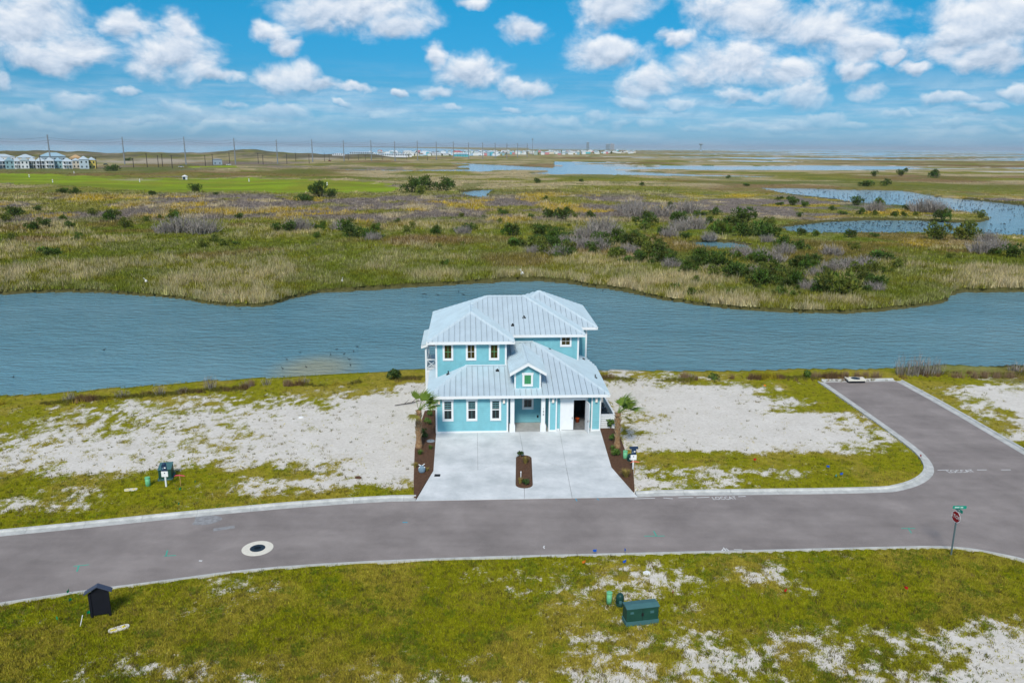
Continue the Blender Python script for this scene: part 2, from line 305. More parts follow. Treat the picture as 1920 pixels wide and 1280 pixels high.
for y, s in [(700,'1690:1 1800:1 1920:1'),(722,'0:1 200:1 400:1 560:.95 680:.95'),(735,'0:1 100:1 200:.95 300:.9 400:.85 500:.8 600:.8 680:.85 730:.4 770:.12'),(750,'0:1 80:1 200:.8 300:.5 400:.55 500:.62 600:.62 650:.35 700:.1 770:.06'),
 (775,'0:.9 80:.75 160:.65 240:.45 320:.35 400:.35 480:.35 560:.1 640:.42 680:.12 740:.03'),(800,'0:.85 80:.7 160:.6 240:.4 320:.35 400:.35 480:.3 560:.18 640:.3 700:.06 760:.08'),
 (825,'0:.55 80:.45 160:.3 240:.35 320:.3 400:.3 480:.3 560:.18 640:.12 720:.03 770:.2'),(850,'0:.45 80:.35 160:.22 240:.18 320:.22 400:.35 480:.3 560:.18 640:.1 720:.03 770:.12'),
 (870,'0:.5 80:.45 160:.08 240:.1 320:.4 380:.6 430:.5 520:.3 600:.5 660:.12 720:.03'),(890,'0:.7 80:.55 150:.5 220:.75 300:.95 400:.95 500:.9 580:.8 640:.3 720:.1 770:.12'),
 (905,'0:1 100:1 200:1 300:1 400:.7 480:.25 560:.15 640:.12 720:.3 770:.3'),(922,'0:.9 80:.7 160:.6 250:1 350:.9 450:.35 520:.5 600:.65 680:.85 760:.9'),
 (945,'0:.55 80:.5 150:.6 250:.95 350:.85 450:.95 560:1'),(965,'0:.95 100:.95 200:1 300:1'),(990,'0:1 100:1'),
 (705,'1150:.5 1250:.7 1350:.9 1450:.95 1540:1'),(714,'1150:.3 1250:.5 1350:.8 1450:.9 1540:1'),(730,'1150:.08 1250:.06 1350:.1 1430:.35 1480:.9 1540:1'),(760,'1150:.4 1180:.12 1250:.02 1350:.02 1430:.1 1470:.5 1520:.85 1570:1'),
 (790,'1170:.6 1200:.22 1300:.0 1400:.05 1480:.02 1550:.12 1600:.5 1640:.95'),(820,'1180:.5 1220:.15 1300:.0 1400:.02 1500:.02 1600:.06 1650:.35 1690:.95'),
 (840,'1200:.3 1300:.02 1400:.02 1500:.18 1600:.25 1650:.5 1700:1'),(858,'1200:.8 1250:1 1300:1 1400:1 1500:1 1600:1 1700:1'),(873,'1200:.55 1260:1 1350:1 1450:1 1550:1 1700:1'),
 (884,'1200:.05 1270:.2 1350:.2 1420:.28 1480:.45 1550:.7 1600:.9 1700:1'),(893,'1200:.8 1300:.7 1400:.95 1500:1 1700:1'),(906,'1195:.0 1260:.1 1320:.35 1380:.5 1450:.95 1600:1'),(917,'1195:.2 1260:.5 1320:.8 1400:1'),
 (712,'1720:1 1800:.9 1900:.7'),(730,'1750:1 1810:.1 1860:.1 1920:.4'),(755,'1800:1 1850:.25 1900:.05 1960:.1'),(780,'1850:.95 1900:.15 1960:.1'),(810,'1870:1 1915:.25 1960:.1'),(845,'1930:1'),
 (1050,'700:1 900:1 1100:1 1300:1 1500:1 1700:1 1900:1'),(1072,'300:1 500:1 700:1 900:.95 1000:.8 1100:.9 1180:.55 1215:.25 1290:.95 1380:.6 1460:.55 1540:.75 1620:.95 1760:1 1900:1'),
 (1088,'200:1 480:.75 700:1 900:.9 1005:.45 1110:.75 1200:.35 1240:.35 1330:.85 1440:.5 1490:.5 1560:.85 1760:1 1900:.95'),(1105,'0:1 200:1 460:.75 700:1 900:.95 1000:.6 1100:.7 1200:.7 1300:.95 1440:.95 1600:1 1900:1'),
 (1140,'0:1 200:1 350:.85 480:1 700:1 1000:1 1090:.75 1150:.6 1250:.95 1300:.7 1450:1 1700:1 1900:1'),(1165,'0:.95 160:.85 320:1 640:1 900:1 1100:1 1400:.95 1700:.95 1900:.85'),
 (1195,'0:1 160:1 320:1 480:.95 640:.95 800:.9 960:.85 1060:.6 1200:.5 1280:.55 1400:.5 1480:.6 1600:.6 1690:.5 1780:.5 1850:.1 1920:.05'),
 (1215,'0:1 160:.95 320:.95 480:.95 640:.9 800:.85 960:.75 1060:.65 1150:.45 1250:.4 1350:.3 1450:.5 1560:.2 1650:.55 1760:.5 1840:.05 1920:.0'),
 (1240,'0:.9 120:.9 230:.55 280:.45 400:.8 560:.9 700:.8 840:.7 960:.55 1060:.6 1150:.45 1250:.5 1340:.15 1400:.15 1480:.65 1600:.45 1700:.6 1780:.3 1850:.0 1920:.0'),
 (1265,'0:.9 120:.6 240:.6 350:.5 480:.8 620:.55 760:.8 860:.45 960:.75 1060:.4 1150:.35 1250:.55 1350:.2 1450:.75 1560:.45 1680:.7 1760:.3 1840:.0 1920:.0'),
 (1300,'0:.8 200:.6 400:.6 600:.6 800:.5 1000:.5 1200:.5 1400:.45 1600:.4 1800:.1 1920:.0')]: CP += row(y, s)
CPA = np.array(CP); CPA[:, 2] = np.where((CPA[:, 1] >= 1190) & (CPA[:, 0] < 1790), np.minimum(1, CPA[:, 2]*.85+.17), CPA[:, 2]); CPS = np.where((CPA[:, 1] > 1030)[:, None], np.array([[62., 16.]]), np.array([[40., 6.5]]))
def grass_map(px, py):
    """share of grass over sand on the lots and verges, 0..1"""
    px = np.clip(np.asarray(px, float), -60, 1980); py = np.clip(np.asarray(py, float), 690, 1310); out = np.empty(px.shape); f = px.ravel(); g = py.ravel(); o = np.empty(len(f))
    for i in range(0, len(f), 20000):
        dx = (f[i:i+20000, None]-CPA[None, :, 0])/CPS[None, :, 0]; dy = (g[i:i+20000, None]-CPA[None, :, 1])/CPS[None, :, 1]; w = np.exp(-.5*np.minimum(dx*dx+dy*dy, 80))+1e-9/(1+dx*dx+dy*dy)
        o[i:i+20000] = (w*CPA[None, :, 2]).sum(1)/w.sum(1)
    return o.reshape(px.shape)
def lot_grass(x, y):
    px, py = proj(x, y, np.full(np.shape(x), LOT)); px = px+(fbm(x, y, 1.7, 3, 201)-.5)*110; py = np.minimum(py, 1292)+(fbm(x, y, 1.7, 3, 202)-.5)*np.where(py > 1030, 26, 13); g = grass_map(px, py)
    n = (fbm(x, y, 1.7, 3, 3)-.5)*1.0+(fbm(x, y, .45, 3, 9)-.5)*1.7
    return g, np.clip((g-.5)*1.15+.5+n*np.clip(1.35-np.abs(g-.5)*1.7, .3, 1.2)*.8, 0, 1)
def ell(px, py, cx, cy, rx, ry): return np.clip(1.6-1.6*np.sqrt(((px-cx)/rx)**2+((py-cy)/ry)**2), 0, 1)
TAN = np.array([.54,.445,.245]); OLIVE = np.array([.215,.212,.028]); GREEN = np.array([.135,.180,.018]); GREY = np.array([.215,.182,.160]); YEL = np.array([.42,.30,.012])
BRI = np.array([.25,.36,.010]); BROWN = np.array([.205,.13,.05]); SANDY = np.array([.42,.37,.28])
def lerp(a, b, t): t = np.asarray(t)[..., None]; return a*(1-t)+b*t
def cover(x, y):
    """what grows where beyond the lake: base colour of the plants"""
    px, py = proj(x, y, np.full(np.shape(x), -.3)); D = np.hypot(x, y); sc_ = np.clip(D/140, 1, 12)
    na = fbm(x, y, 8, 4, 21); nb = fbm(x, y, 20, 5, 31); ne = fbm(x, y, 2.2, 3, 51)
    tan = sstep(.48, .67, .45*na+.55*ne+.07*sstep(440, 510, py)-.05*sstep(560, 590, py))
    c = lerp(np.broadcast_to(OLIVE, px.shape+(3,)), TAN, tan*.82); c = lerp(c, GREEN, sstep(.44, .60, .7*nb+.3*ne)*.72); c = lerp(c, BROWN, sstep(.60, .74, fbm(x, y, 18, 3, 61))*.55)
    for a in ((790,452,180,12),(70,448,70,12),(1780,475,80,8)): c = lerp(c, BROWN, ell(px, py, *a)*.8*sstep(.3, .5, na))
    # grey brush belt
    belt = sstep(358, 374, py)*(1-sstep(404, 424, py+(nb-.5)*34))
    c2 = lerp(np.broadcast_to(GREY, px.shape+(3,)), YEL, sstep(.56, .66, fbm(x, y, 17, 3, 71))*.85); c2 = lerp(c2, OLIVE, sstep(.53, .64, fbm(x, y, 22, 4, 81))*.9); c2 = lerp(c2, TAN, sstep(.64, .72, fbm(x, y, 12, 3, 85))*.6)
    c = lerp(c, c2, belt)
    for a in ((380,396,110,10),(165,372,60,8),(300,407,60,5),(1010,369,50,7),(915,392,40,5),(780,396,30,5),(1700,458,70,10),(1390,368,40,5),(560,420,50,5),(1560,470,40,5)): c = lerp(c, YEL, ell(px, py, *a)*.85*sstep(.36, .5, na))
    for a in ((1330,436,200,12),(1300,490,90,22),(1620,372,130,10),(1640,388,130,8)): c = lerp(c, np.array([.10,.155,.018]), ell(px, py, *a)*.75*sstep(.3, .48, na))
    # farther plain
    farw = 1-sstep(346, 366, py+(nb-.5)*12); nf = fbm(x, y, 60, 4, 91); ng = fbm(x, y, 160, 4, 95)
    cf = lerp(np.broadcast_to(TAN*.75, px.shape+(3,)), OLIVE, sstep(.44, .58, nf)); cf = lerp(cf, BROWN, sstep(.52, .66, ng)*.8); cf = lerp(cf, GREY, sstep(.55, .68, fbm(x, y, 110, 4, 99))*.7*(px < 760)); cf = lerp(cf, GREEN*.8, sstep(.56, .64, fbm(x, y, 22, 3, 103))*.6); cf = lerp(cf, np.array([.115,.110,.060])*(1.0), sstep(1250, 1420, D)*(px < 760)*(.35+.6*sstep(.4, .6, fbm(x, y, 30, 3, 107))))
    for a in ((300,318,110,7),(100,320,160,6),(560,322,90,6),(1100,331,120,4),(1500,343,300,4),(1800,352,200,8)): cf = lerp(cf, np.array([.12,.15,.018]), ell(px, py, *a)*.8)
    c = lerp(c, cf, farw)
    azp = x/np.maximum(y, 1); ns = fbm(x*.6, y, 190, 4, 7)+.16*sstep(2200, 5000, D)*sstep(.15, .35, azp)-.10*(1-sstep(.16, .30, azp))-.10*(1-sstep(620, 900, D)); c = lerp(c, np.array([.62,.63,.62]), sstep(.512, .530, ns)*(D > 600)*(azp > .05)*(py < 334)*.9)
    g = inpoly(px+(nb-.5)*60, py+(na-.5)*9, GOLF) | inpoly(px, py, GOLF2); c = np.where(g[..., None], lerp(lerp(np.broadcast_to(BRI, px.shape+(3,)), np.array([.24,.26,.02]), sstep(.35, .65, nb)), np.array([.16,.22,.012]), sstep(.4, .7, fbm(x*.2, y, 14, 3, 111))*.8), c)
    s = ell(px, py, 280, 303, 150, 6)+ell(px, py, 250, 337, 60, 1.6)+ell(px, py, 600, 298.5, 50, 1.5)+ell(px, py, 1040, 312, 10, 1); c = lerp(c, SANDY, np.clip(s*sstep(.35, .55, nf)*1.2, 0, 1))
    return c, g
def is_water(x, y):
    px, py = proj(x, y, np.full(np.shape(x), ZW)); D = np.hypot(x, y); front = y > 5
    w = np.zeros(px.shape, bool); wx = px+(fbm(x, y, 2.5, 3, 5)-.5)*5*np.clip(160/np.maximum(D, 30), .15, 1); wy = py+(fbm(x, y, 2.5, 3, 6)-.5)*2.4*np.clip(200/np.maximum(D, 30), .15, 1)
    for P in POOLS: w |= inpoly(wx, wy, P)
    # salt flats and bay on the right, open sea behind the dunes on the left
    azp = x/np.maximum(y, 1); n = fbm(x*.6, y, 190, 4, 7)+.16*sstep(2200, 5000, D)*sstep(.15, .35, azp)-.10*(1-sstep(.16, .30, azp))-.10*(1-sstep(620, 900, D))
    w |= (azp > .05) & (n > .535) & (D > 600) & (py < 334)
    w |= (azp > .02) & (D > 7000) & (fbm(x*.35, y, 1500, 3, 8)+.1*sstep(9000, 14000, D) > .44)
    w |= (azp < .03-.00002*(D-1700)) & (D > 1750+260*fbm(azp*60, azp*0, 6, 2, 12)) & (azp < -.02)
    w |= D > 19000
    return w & front
def rngless(x, y): return .35+.65*fbm(x, y, 300, 2, 13)
def ground_z(x, y, w=None):
    D = np.hypot(x, y); px, py = proj(x, y, np.zeros(np.shape(x)))
    z = LOT+(fbm(x, y, 2.2, 3, 14)-.5)*.09
    far = sstep(84, 118, D)
    hz = -.45+fbm(x, y, 18, 3, 15)*.55+sstep(200, 420, D)*(fbm(x, y, 55, 3, 16)-.45)*3.2*(py < 425)*(1-.85*sstep(1000, 1300, px))
    hz = np.where(D > 700, np.clip(hz, -.6, 1.6), hz)
    azp = x/np.maximum(y, 1)
    hz = hz+sstep(-.10, -.24, azp)*0+((6+4*fbm(x, y, 60, 4, 18))*np.exp(-((D-1520)/120)**2)*(.40+1.0*fbm(azp*120, azp*0, 5, 4, 17))+4.5*np.exp(-((D-1500)/90)**2-((azp+.325)/.030)**2))*sstep(-.13, -.20, azp)*(y > 0)
    z = z*(1-far)+hz*far
    return z
# ================================================================== ground sheet (one sheet, out to the horizon)
def build_ground():
    rr = [0.8]
    while rr[-1] < 21: rr.append(rr[-1]*1.12)
    while rr[-1] < 300: rr.append(rr[-1]*1.007)
    while rr[-1] < 26000: rr.append(rr[-1]*1.013)
    aa = np.radians(np.concatenate([np.arange(-180, -48, 6.0), np.arange(-48, 48, .2), np.arange(48, 180, 6.0)])); na_ = len(aa); nr = len(rr)
    R_, A_ = np.meshgrid(np.array(rr), aa, indexing='ij'); x = (R_*np.sin(A_)).ravel(); y = (R_*np.cos(A_)).ravel(); D = np.hypot(x, y)
    z = ground_z(x, y); w = is_water(x, y)
    # shelving banks: one soft step down to the bed
    z = np.where(w, ZW-.7, np.maximum(z, ZW+.12))
    near = (D < 90) & (y > 10); ix = np.where(near)[0]
    for P, zz in ((ROADX, -.2), (DRIVE, -.2), (HOUSE_FP, -.1)):
        k = inpoly(x[ix], y[ix], P); z[ix[k]] = zz
    grs = np.ones(len(x)); nearlot = near & ~w; jx = np.where(nearlot)[0]; grs[jx] = lot_grass(x[jx], y[jx])[1]
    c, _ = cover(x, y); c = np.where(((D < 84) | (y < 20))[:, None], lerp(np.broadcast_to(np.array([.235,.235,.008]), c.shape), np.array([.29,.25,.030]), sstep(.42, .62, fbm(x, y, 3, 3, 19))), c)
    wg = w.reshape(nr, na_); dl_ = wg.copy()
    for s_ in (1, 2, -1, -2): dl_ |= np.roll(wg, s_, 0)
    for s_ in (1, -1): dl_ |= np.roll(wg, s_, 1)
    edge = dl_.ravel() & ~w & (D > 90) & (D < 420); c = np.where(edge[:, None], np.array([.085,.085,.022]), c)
    c = np.where(w[:, None], np.array([.12,.115,.07]), c)
    me = bpy.data.meshes.new('ground'); n = len(x)+1
    co = np.vstack([np.stack([x, y, z], 1), [[0, 0, LOT]]])
    i = np.arange(nr-1)[:, None]*na_; j = np.arange(na_)[None, :]; j2 = (j+1) % na_
    q = np.stack([i+j, i+na_+j, i+na_+j2, i+j2], -1).reshape(-1, 4)
    tri = np.stack([np.full(na_, n-1), np.arange(na_), (np.arange(na_)+1) % na_], -1)
    me.vertices.add(n); me.vertices.foreach_set('co', co.ravel().astype(np.float32))
    li = np.concatenate([q.ravel(), tri.ravel()]).astype(np.int32); me.loops.add(len(li)); me.loops.foreach_set('vertex_index', li)
    me.polygons.add(len(q)+len(tri)); ls = np.concatenate([np.arange(len(q))*4, len(q)*4+np.arange(len(tri))*3]).astype(np.int32)
    me.polygons.foreach_set('loop_start', ls); me.polygons.foreach_set('loop_total', np.concatenate([np.full(len(q), 4), np.full(len(tri), 3)]).astype(np.int32))
    me.polygons.foreach_set('use_smooth', np.ones(len(q)+len(tri), bool))
    a = me.attributes.new('Col', 'FLOAT_COLOR', 'POINT'); cc = np.vstack([np.concatenate([c, np.ones((len(x), 1))], 1), [[.12,.12,.02,1]]]); a.data.foreach_set('color', cc.ravel().astype(np.float32))
    a = me.attributes.new('grs', 'FLOAT', 'POINT'); a.data.foreach_set('value', np.append(grs, 1).astype(np.float32))
    me.update(); me.validate()
    m = bpy.data.materials.new('ground'); m.use_nodes = True; t = m.node_tree; nn = t.nodes; l = t.links; b = nn['Principled BSDF']; b.inputs['Roughness'].default_value = .95; b.inputs['Specular IOR Level'].default_value = .1
    tcn = nn.new('ShaderNodeTexCoord')
    def nz(s, d=5, r=.6):
        k = nn.new('ShaderNodeTexNoise'); k.inputs['Scale'].default_value = s; k.inputs['Detail'].default_value = d; k.inputs['Roughness'].default_value = r; l.new(tcn.outputs['Object'], k.inputs['Vector']); return k.outputs[0]
    def ramp(i_, p0, c0, p1, c1):
        k = nn.new('ShaderNodeValToRGB'); l.new(i_, k.inputs[0]); k.color_ramp.elements[0].position = p0; k.color_ramp.elements[0].color = c0+(1,); k.color_ramp.elements[1].position = p1; k.color_ramp.elements[1].color = c1+(1,); return k.outputs[0]
    def mm(op, a_, b_):
        k = nn.new('ShaderNodeMath'); k.operation = op
        for i_, v in enumerate((a_, b_)):
            if isinstance(v, (int, float)): k.inputs[i_].default_value = v
            else: l.new(v, k.inputs[i_])
        return k.outputs[0]
    def mix(f, a_, b_, bt='MIX'):
        k = nn.new('ShaderNodeMix'); k.data_type = 'RGBA'; k.blend_type = bt
        if isinstance(f, (int, float)): k.inputs[0].default_value = f
        else: l.new(f, k.inputs[0])
        l.new(a_, k.inputs[6]); l.new(b_, k.inputs[7]); return k.outputs[2]
    at = nn.new('ShaderNodeAttribute'); at.attribute_name = 'Col'; ag = nn.new('ShaderNodeAttribute'); ag.attribute_name = 'grs'
    sand = mix(.55, ramp(nz(.5, 6), .3, (.58,.545,.48), .7, (.78,.75,.69)), ramp(nz(5, 6, .7), .3, (.52,.485,.42), .62, (.79,.76,.71)))
    gcol = mix(1.0, at.outputs['Color'], ramp(nz(2.2, 8, .7), .3, (.62,.62,.62), .7, (1.35,1.3,1.25)), 'MULTIPLY')
    fac = mm('ADD', ag.outputs['Fac'], mm('MULTIPLY', mm('SUBTRACT', nz(7, 6, .75), .5), 2.0))
    mrn = nn.new('ShaderNodeMapRange'); mrn.interpolation_type = 'SMOOTHSTEP'; l.new(fac, mrn.inputs[0]); mrn.inputs[1].default_value = .30; mrn.inputs[2].default_value = .72
    l.new(mix(mrn.outputs[0], sand, gcol), b.inputs['Base Color'])
    bp = nn.new('ShaderNodeBump'); bp.inputs['Strength'].default_value = .6; bp.inputs['Distance'].default_value = .12; l.new(nz(4, 8, .7), bp.inputs['Height']); l.new(bp.outputs[0], b.inputs['Normal'])
    return tag(link('ground', me, m), kind='structure')
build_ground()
# ------------------------------------------------------------------ water: one level sheet through lake, lagoon, pools, bay and sea
def build_water():
    rr = [0, 60, 130, 300, 900, 3000, 9000, 27000]; n = 48; V = [(0, 0, ZW)]; Fc = []
    for r in rr[1:]: V += [(r*math.cos(2*math.pi*i/n), r*math.sin(2*math.pi*i/n), ZW) for i in range(n)]
    Fc += [(0, 1+i, 1+(i+1) % n) for i in range(n)]
    for k in range(len(rr)-2):
        a = 1+k*n; Fc += [(a+i, a+n+i, a+n+(i+1) % n, a+(i+1) % n) for i in range(n)]
    me = bpy.data.meshes.new('water'); me.from_pydata(V, [], Fc); me.update()
    m = bpy.data.materials.new('water'); m.use_nodes = True; t = m.node_tree; nn = t.nodes; l = t.links; b = nn['Principled BSDF']
    b.inputs['Roughness'].default_value = .10; b.inputs['IOR'].default_value = 1.33; b.inputs['Specular IOR Level'].default_value = .5
    tcn = nn.new('ShaderNodeTexCoord')
    # pale sandy shoal off the left lot, murky blue elsewhere
    s = G(590, 692, ZW); mp = nn.new('ShaderNodeVectorMath'); mp.operation = 'SUBTRACT'; l.new(tcn.outputs['Object'], mp.inputs[0]); mp.inputs[1].default_value = (s[0], s[1], ZW)
    m2 = nn.new('ShaderNodeVectorMath'); m2.operation = 'MULTIPLY'; l.new(mp.outputs[0], m2.inputs[0]); m2.inputs[1].default_value = (1/4.6, 1/6.0, 0)
    ln = nn.new('ShaderNodeVectorMath'); ln.operation = 'LENGTH'; l.new(m2.outputs[0], ln.inputs[0])
    mr_ = nn.new('ShaderNodeMapRange'); mr_.interpolation_type = 'SMOOTHSTEP'; l.new(ln.outputs['Value'], mr_.inputs[0]); mr_.inputs[1].default_value = 1.25; mr_.inputs[2].default_value = .25
    no = nn.new('ShaderNodeTexNoise'); no.inputs['Scale'].default_value = .05; l.new(tcn.outputs['Object'], no.inputs['Vector'])
    rp = nn.new('ShaderNodeValToRGB'); l.new(no.outputs[0], rp.inputs[0]); rp.color_ramp.elements[0].position = .35; rp.color_ramp.elements[0].color = (.115,.275,.345,1); rp.color_ramp.elements[1].position = .7; rp.color_ramp.elements[1].color = (.155,.320,.385,1)
    mxn = nn.new('ShaderNodeMix'); mxn.data_type = 'RGBA'; l.new(mr_.outputs[0], mxn.inputs[0]); l.new(rp.outputs[0], mxn.inputs[6]); mxn.inputs[7].default_value = (.30,.33,.25,1); l.new(mxn.outputs[2], b.inputs['Base Color'])
    # wind ripples
    mpp = nn.new('ShaderNodeMapping'); mpp.inputs['Rotation'].default_value = (0, 0, math.radians(-14)); mpp.inputs['Scale'].default_value = (.32, .80, 1); l.new(tcn.outputs['Object'], mpp.inputs['Vector'])
    r1 = nn.new('ShaderNodeTexNoise'); r1.inputs['Scale'].default_value = 1.5; r1.inputs['Detail'].default_value = 5; r1.inputs['Roughness'].default_value = .62; l.new(mpp.outputs[0], r1.inputs['Vector'])
    r2 = nn.new('ShaderNodeTexNoise'); r2.inputs['Scale'].default_value = .12; r2.inputs['Detail'].default_value = 2; l.new(tcn.outputs['Object'], r2.inputs['Vector'])
    mu = nn.new('ShaderNodeMath'); mu.operation = 'MULTIPLY_ADD'; l.new(r2.outputs[0], mu.inputs[0]); mu.inputs[1].default_value = .8; l.new(r1.outputs[0], mu.inputs[2])
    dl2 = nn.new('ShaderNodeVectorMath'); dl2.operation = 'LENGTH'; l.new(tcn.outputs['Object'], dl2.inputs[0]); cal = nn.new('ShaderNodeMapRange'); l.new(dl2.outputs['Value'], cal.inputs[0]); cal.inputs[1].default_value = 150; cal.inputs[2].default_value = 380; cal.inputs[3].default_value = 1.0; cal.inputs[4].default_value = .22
    skyref = nn.new('ShaderNodeMapRange'); l.new(dl2.outputs['Value'], skyref.inputs[0]); skyref.inputs[1].default_value = 200; skyref.inputs[2].default_value = 600; mx3 = nn.new('ShaderNodeMix'); mx3.data_type = 'RGBA'; l.new(skyref.outputs[0], mx3.inputs[0]); l.new(mxn.outputs[2], mx3.inputs[6]); mx3.inputs[7].default_value = (.34,.42,.45,1); l.new(mx3.outputs[2], b.inputs['Base Color'])   # far water paler: bright horizon reflection put into the base colour
    bp = nn.new('ShaderNodeBump'); wmp = nn.new('ShaderNodeMapping'); wmp.inputs['Scale'].default_value = (.018, .075, 1); wmp.inputs['Rotation'].default_value = (0, 0, math.radians(-10)); l.new(tcn.outputs['Object'], wmp.inputs['Vector']); wns = nn.new('ShaderNodeTexNoise'); wns.inputs['Scale'].default_value = 1.0; wns.inputs['Detail'].default_value = 5; l.new(wmp.outputs[0], wns.inputs['Vector']); wrg = nn.new('ShaderNodeMapRange'); l.new(wns.outputs[0], wrg.inputs[0]); wrg.inputs[1].default_value = .36; wrg.inputs[2].default_value = .64; wrg.inputs[3].default_value = .72; wrg.inputs[4].default_value = 1.15; wmu = nn.new('ShaderNodeMath'); wmu.operation = 'MULTIPLY'; l.new(mu.outputs[0], wmu.inputs[0]); l.new(wrg.outputs[0], wmu.inputs[1]); l.new(cal.outputs[0], bp.inputs['Strength']); bp.inputs['Distance'].default_value = .75; l.new(wmu.outputs[0], bp.inputs['Height']); l.new(bp.outputs[0], b.inputs['Normal'])
    return tag(link('water', me, m), kind='structure')
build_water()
# ------------------------------------------------------------------ road, kerbs, driveway
M['asphalt'] = mat('asphalt', (.255,.226,.216), .9, spec=.15, c2=(.325,.290,.276), vscale=.35, bump=.35, bscale=45)
def build_road():
    mb = MB(); n = len(ROAD); mb.add([(p[0], p[1], 0.0) for p in ROAD], [tuple(range(n))[::-1]])
    o = mb.build('road', M['asphalt']); tag(o, kind='structure')
    if o.data.polygons[0].normal.z < 0: o.data.flip_normals()
    t = M['asphalt'].node_tree; nn = t.nodes; l = t.links; b = nn['Principled BSDF']
    tcn = nn.new('ShaderNodeTexCoord'); n1_ = nn.new('ShaderNodeTexNoise'); n1_.inputs['Scale'].default_value = 30; n1_.inputs['Detail'].default_value = 3; l.new(tcn.outputs['Object'], n1_.inputs['Vector'])
    mp = nn.new('ShaderNodeMapping'); mp.inputs['Scale'].default_value = (.10, 1.1, 1); mp.inputs['Rotation'].default_value = (0, 0, math.radians(-5)); l.new(tcn.outputs['Object'], mp.inputs['Vector'])
    n2_ = nn.new('ShaderNodeTexNoise'); n2_.inputs['Scale'].default_value = 1.0; n2_.inputs['Detail'].default_value = 4; l.new(mp.outputs[0], n2_.inputs['Vector'])
    n3_ = nn.new('ShaderNodeTexNoise'); n3_.inputs['Scale'].default_value = .22; n3_.inputs['Detail'].default_value = 7; n3_.inputs['Roughness'].default_value = .7; l.new(tcn.outputs['Object'], n3_.inputs['Vector'])
    src = b.inputs['Base Color'].links[0].from_socket
    for s_, lo, hi in ((n1_.outputs[0], .78, 1.20), (n2_.outputs[0], .93, 1.06), (n3_.outputs[0], .80, 1.13)):
        r_ = nn.new('ShaderNodeMapRange'); l.new(s_, r_.inputs[0]); r_.inputs[1].default_value = .3; r_.inputs[2].default_value = .7; r_.inputs[3].default_value = lo; r_.inputs[4].default_value = hi
        mm_ = nn.new('ShaderNodeMix'); mm_.data_type = 'RGBA'; mm_.blend_type = 'MULTIPLY'; mm_.inputs[0].default_value = 1; l.new(src, mm_.inputs[6]); l.new(r_.outputs[0], mm_.inputs[7]); src = mm_.outputs[2]
    l.new(src, b.inputs['Base Color'])
build_road()
M['kerb'] = mat('kerb_concrete', (.42,.435,.42), .9, c2=(.62,.63,.61), vscale=1.6, bump=.2, bscale=25)
M['slab'] = mat('driveway_concrete', (.52,.56,.57), .85, c2=(.76,.79,.80), vscale=.5, bump=.12, bscale=30)
def resample(P, step):
    P = [np.array(p) for p in P]; d = [0]
    for a, b in zip(P[:-1], P[1:]): d.append(d[-1]+np.linalg.norm(b-a))
    n = max(2, int(round(d[-1]/step))+1); s = np.linspace(0, d[-1], n); X = np.interp(s, d, [p[0] for p in P]); Y = np.interp(s, d, [p[1] for p in P]); return list(zip(X, Y))
def kerb(P, side, prof, label):
    """sections about 3 m long laid end to end; prof: (offset from asphalt edge, z)"""
    root = tag(empty('kerb', (0, 0, 0)), kind='structure')
    fine = resample(P, .75); N_ = [np.array(q) for q in fine]; T = []
    for i in range(len(N_)):
        t = N_[min(i+1, len(N_)-1)]-N_[max(i-1, 0)]; t /= np.linalg.norm(t); T.append(np.array([-t[1], t[0]])*side)
    k = 4
    for s in range(0, len(N_)-1, k):
        idx = list(range(s, min(s+k, len(N_)-1)+1)); V = []
        for c_, i in enumerate(idx):
            p = N_[i].copy()
            if c_ == 0 and i > 0: d = N_[i+1]-N_[i]; p = p+d/np.linalg.norm(d)*.012
            for off, z in prof: q = p+T[i]*off; V.append((q[0], q[1], z))
        n = len(prof); Fc = []
        for a in range(len(idx)-1):
            for b in range(n): c0 = a*n+b; c1 = a*n+(b+1) % n; Fc.append((c0, c1, c1+n, c0+n))
        Fc += [tuple(range(n))[::-1], tuple(range((len(idx)-1)*n, len(idx)*n))]
        MB().add(V, Fc).build('kerb_section', M['kerb'], root)
    return root
PROF = [(-.02, -.2), (-.02, .010), (.42, .022), (.47, .115), (.62, .125), (.64, -.2)]
PROFN = [(-.01, -.2), (.02, .09), (.05, .115), (.19, .12), (.21, -.2)]
def cut(P, pred): return [p for p in P if pred(p)]
dl = DRIVE[0][0]; dr = DRIVE[6][0]
kerb(cut(FAR, lambda p: p[0] < dl)+[DRIVE[0]], 1, PROF, '')
kr = [tuple(DRIVE[6])]+[p for p in KERB_FAR if p[0] > dr+.3]
kerb(kr, 1, PROF, ''); kerb([SIDE_L[-1], SIDE_R[0]], 1, PROF, ''); kerb(SIDE_R, 1, PROF, ''); kerb(NEAR, -1, PROFN, '')
def drive_z(p): u, v = UVof(p[0], p[1]); return .030+(.15-.030)*float(np.clip((v+10.9)/10.6, 0, 1))
def P2(a): return np.array(G(a[0], a[1], .08)[:2])
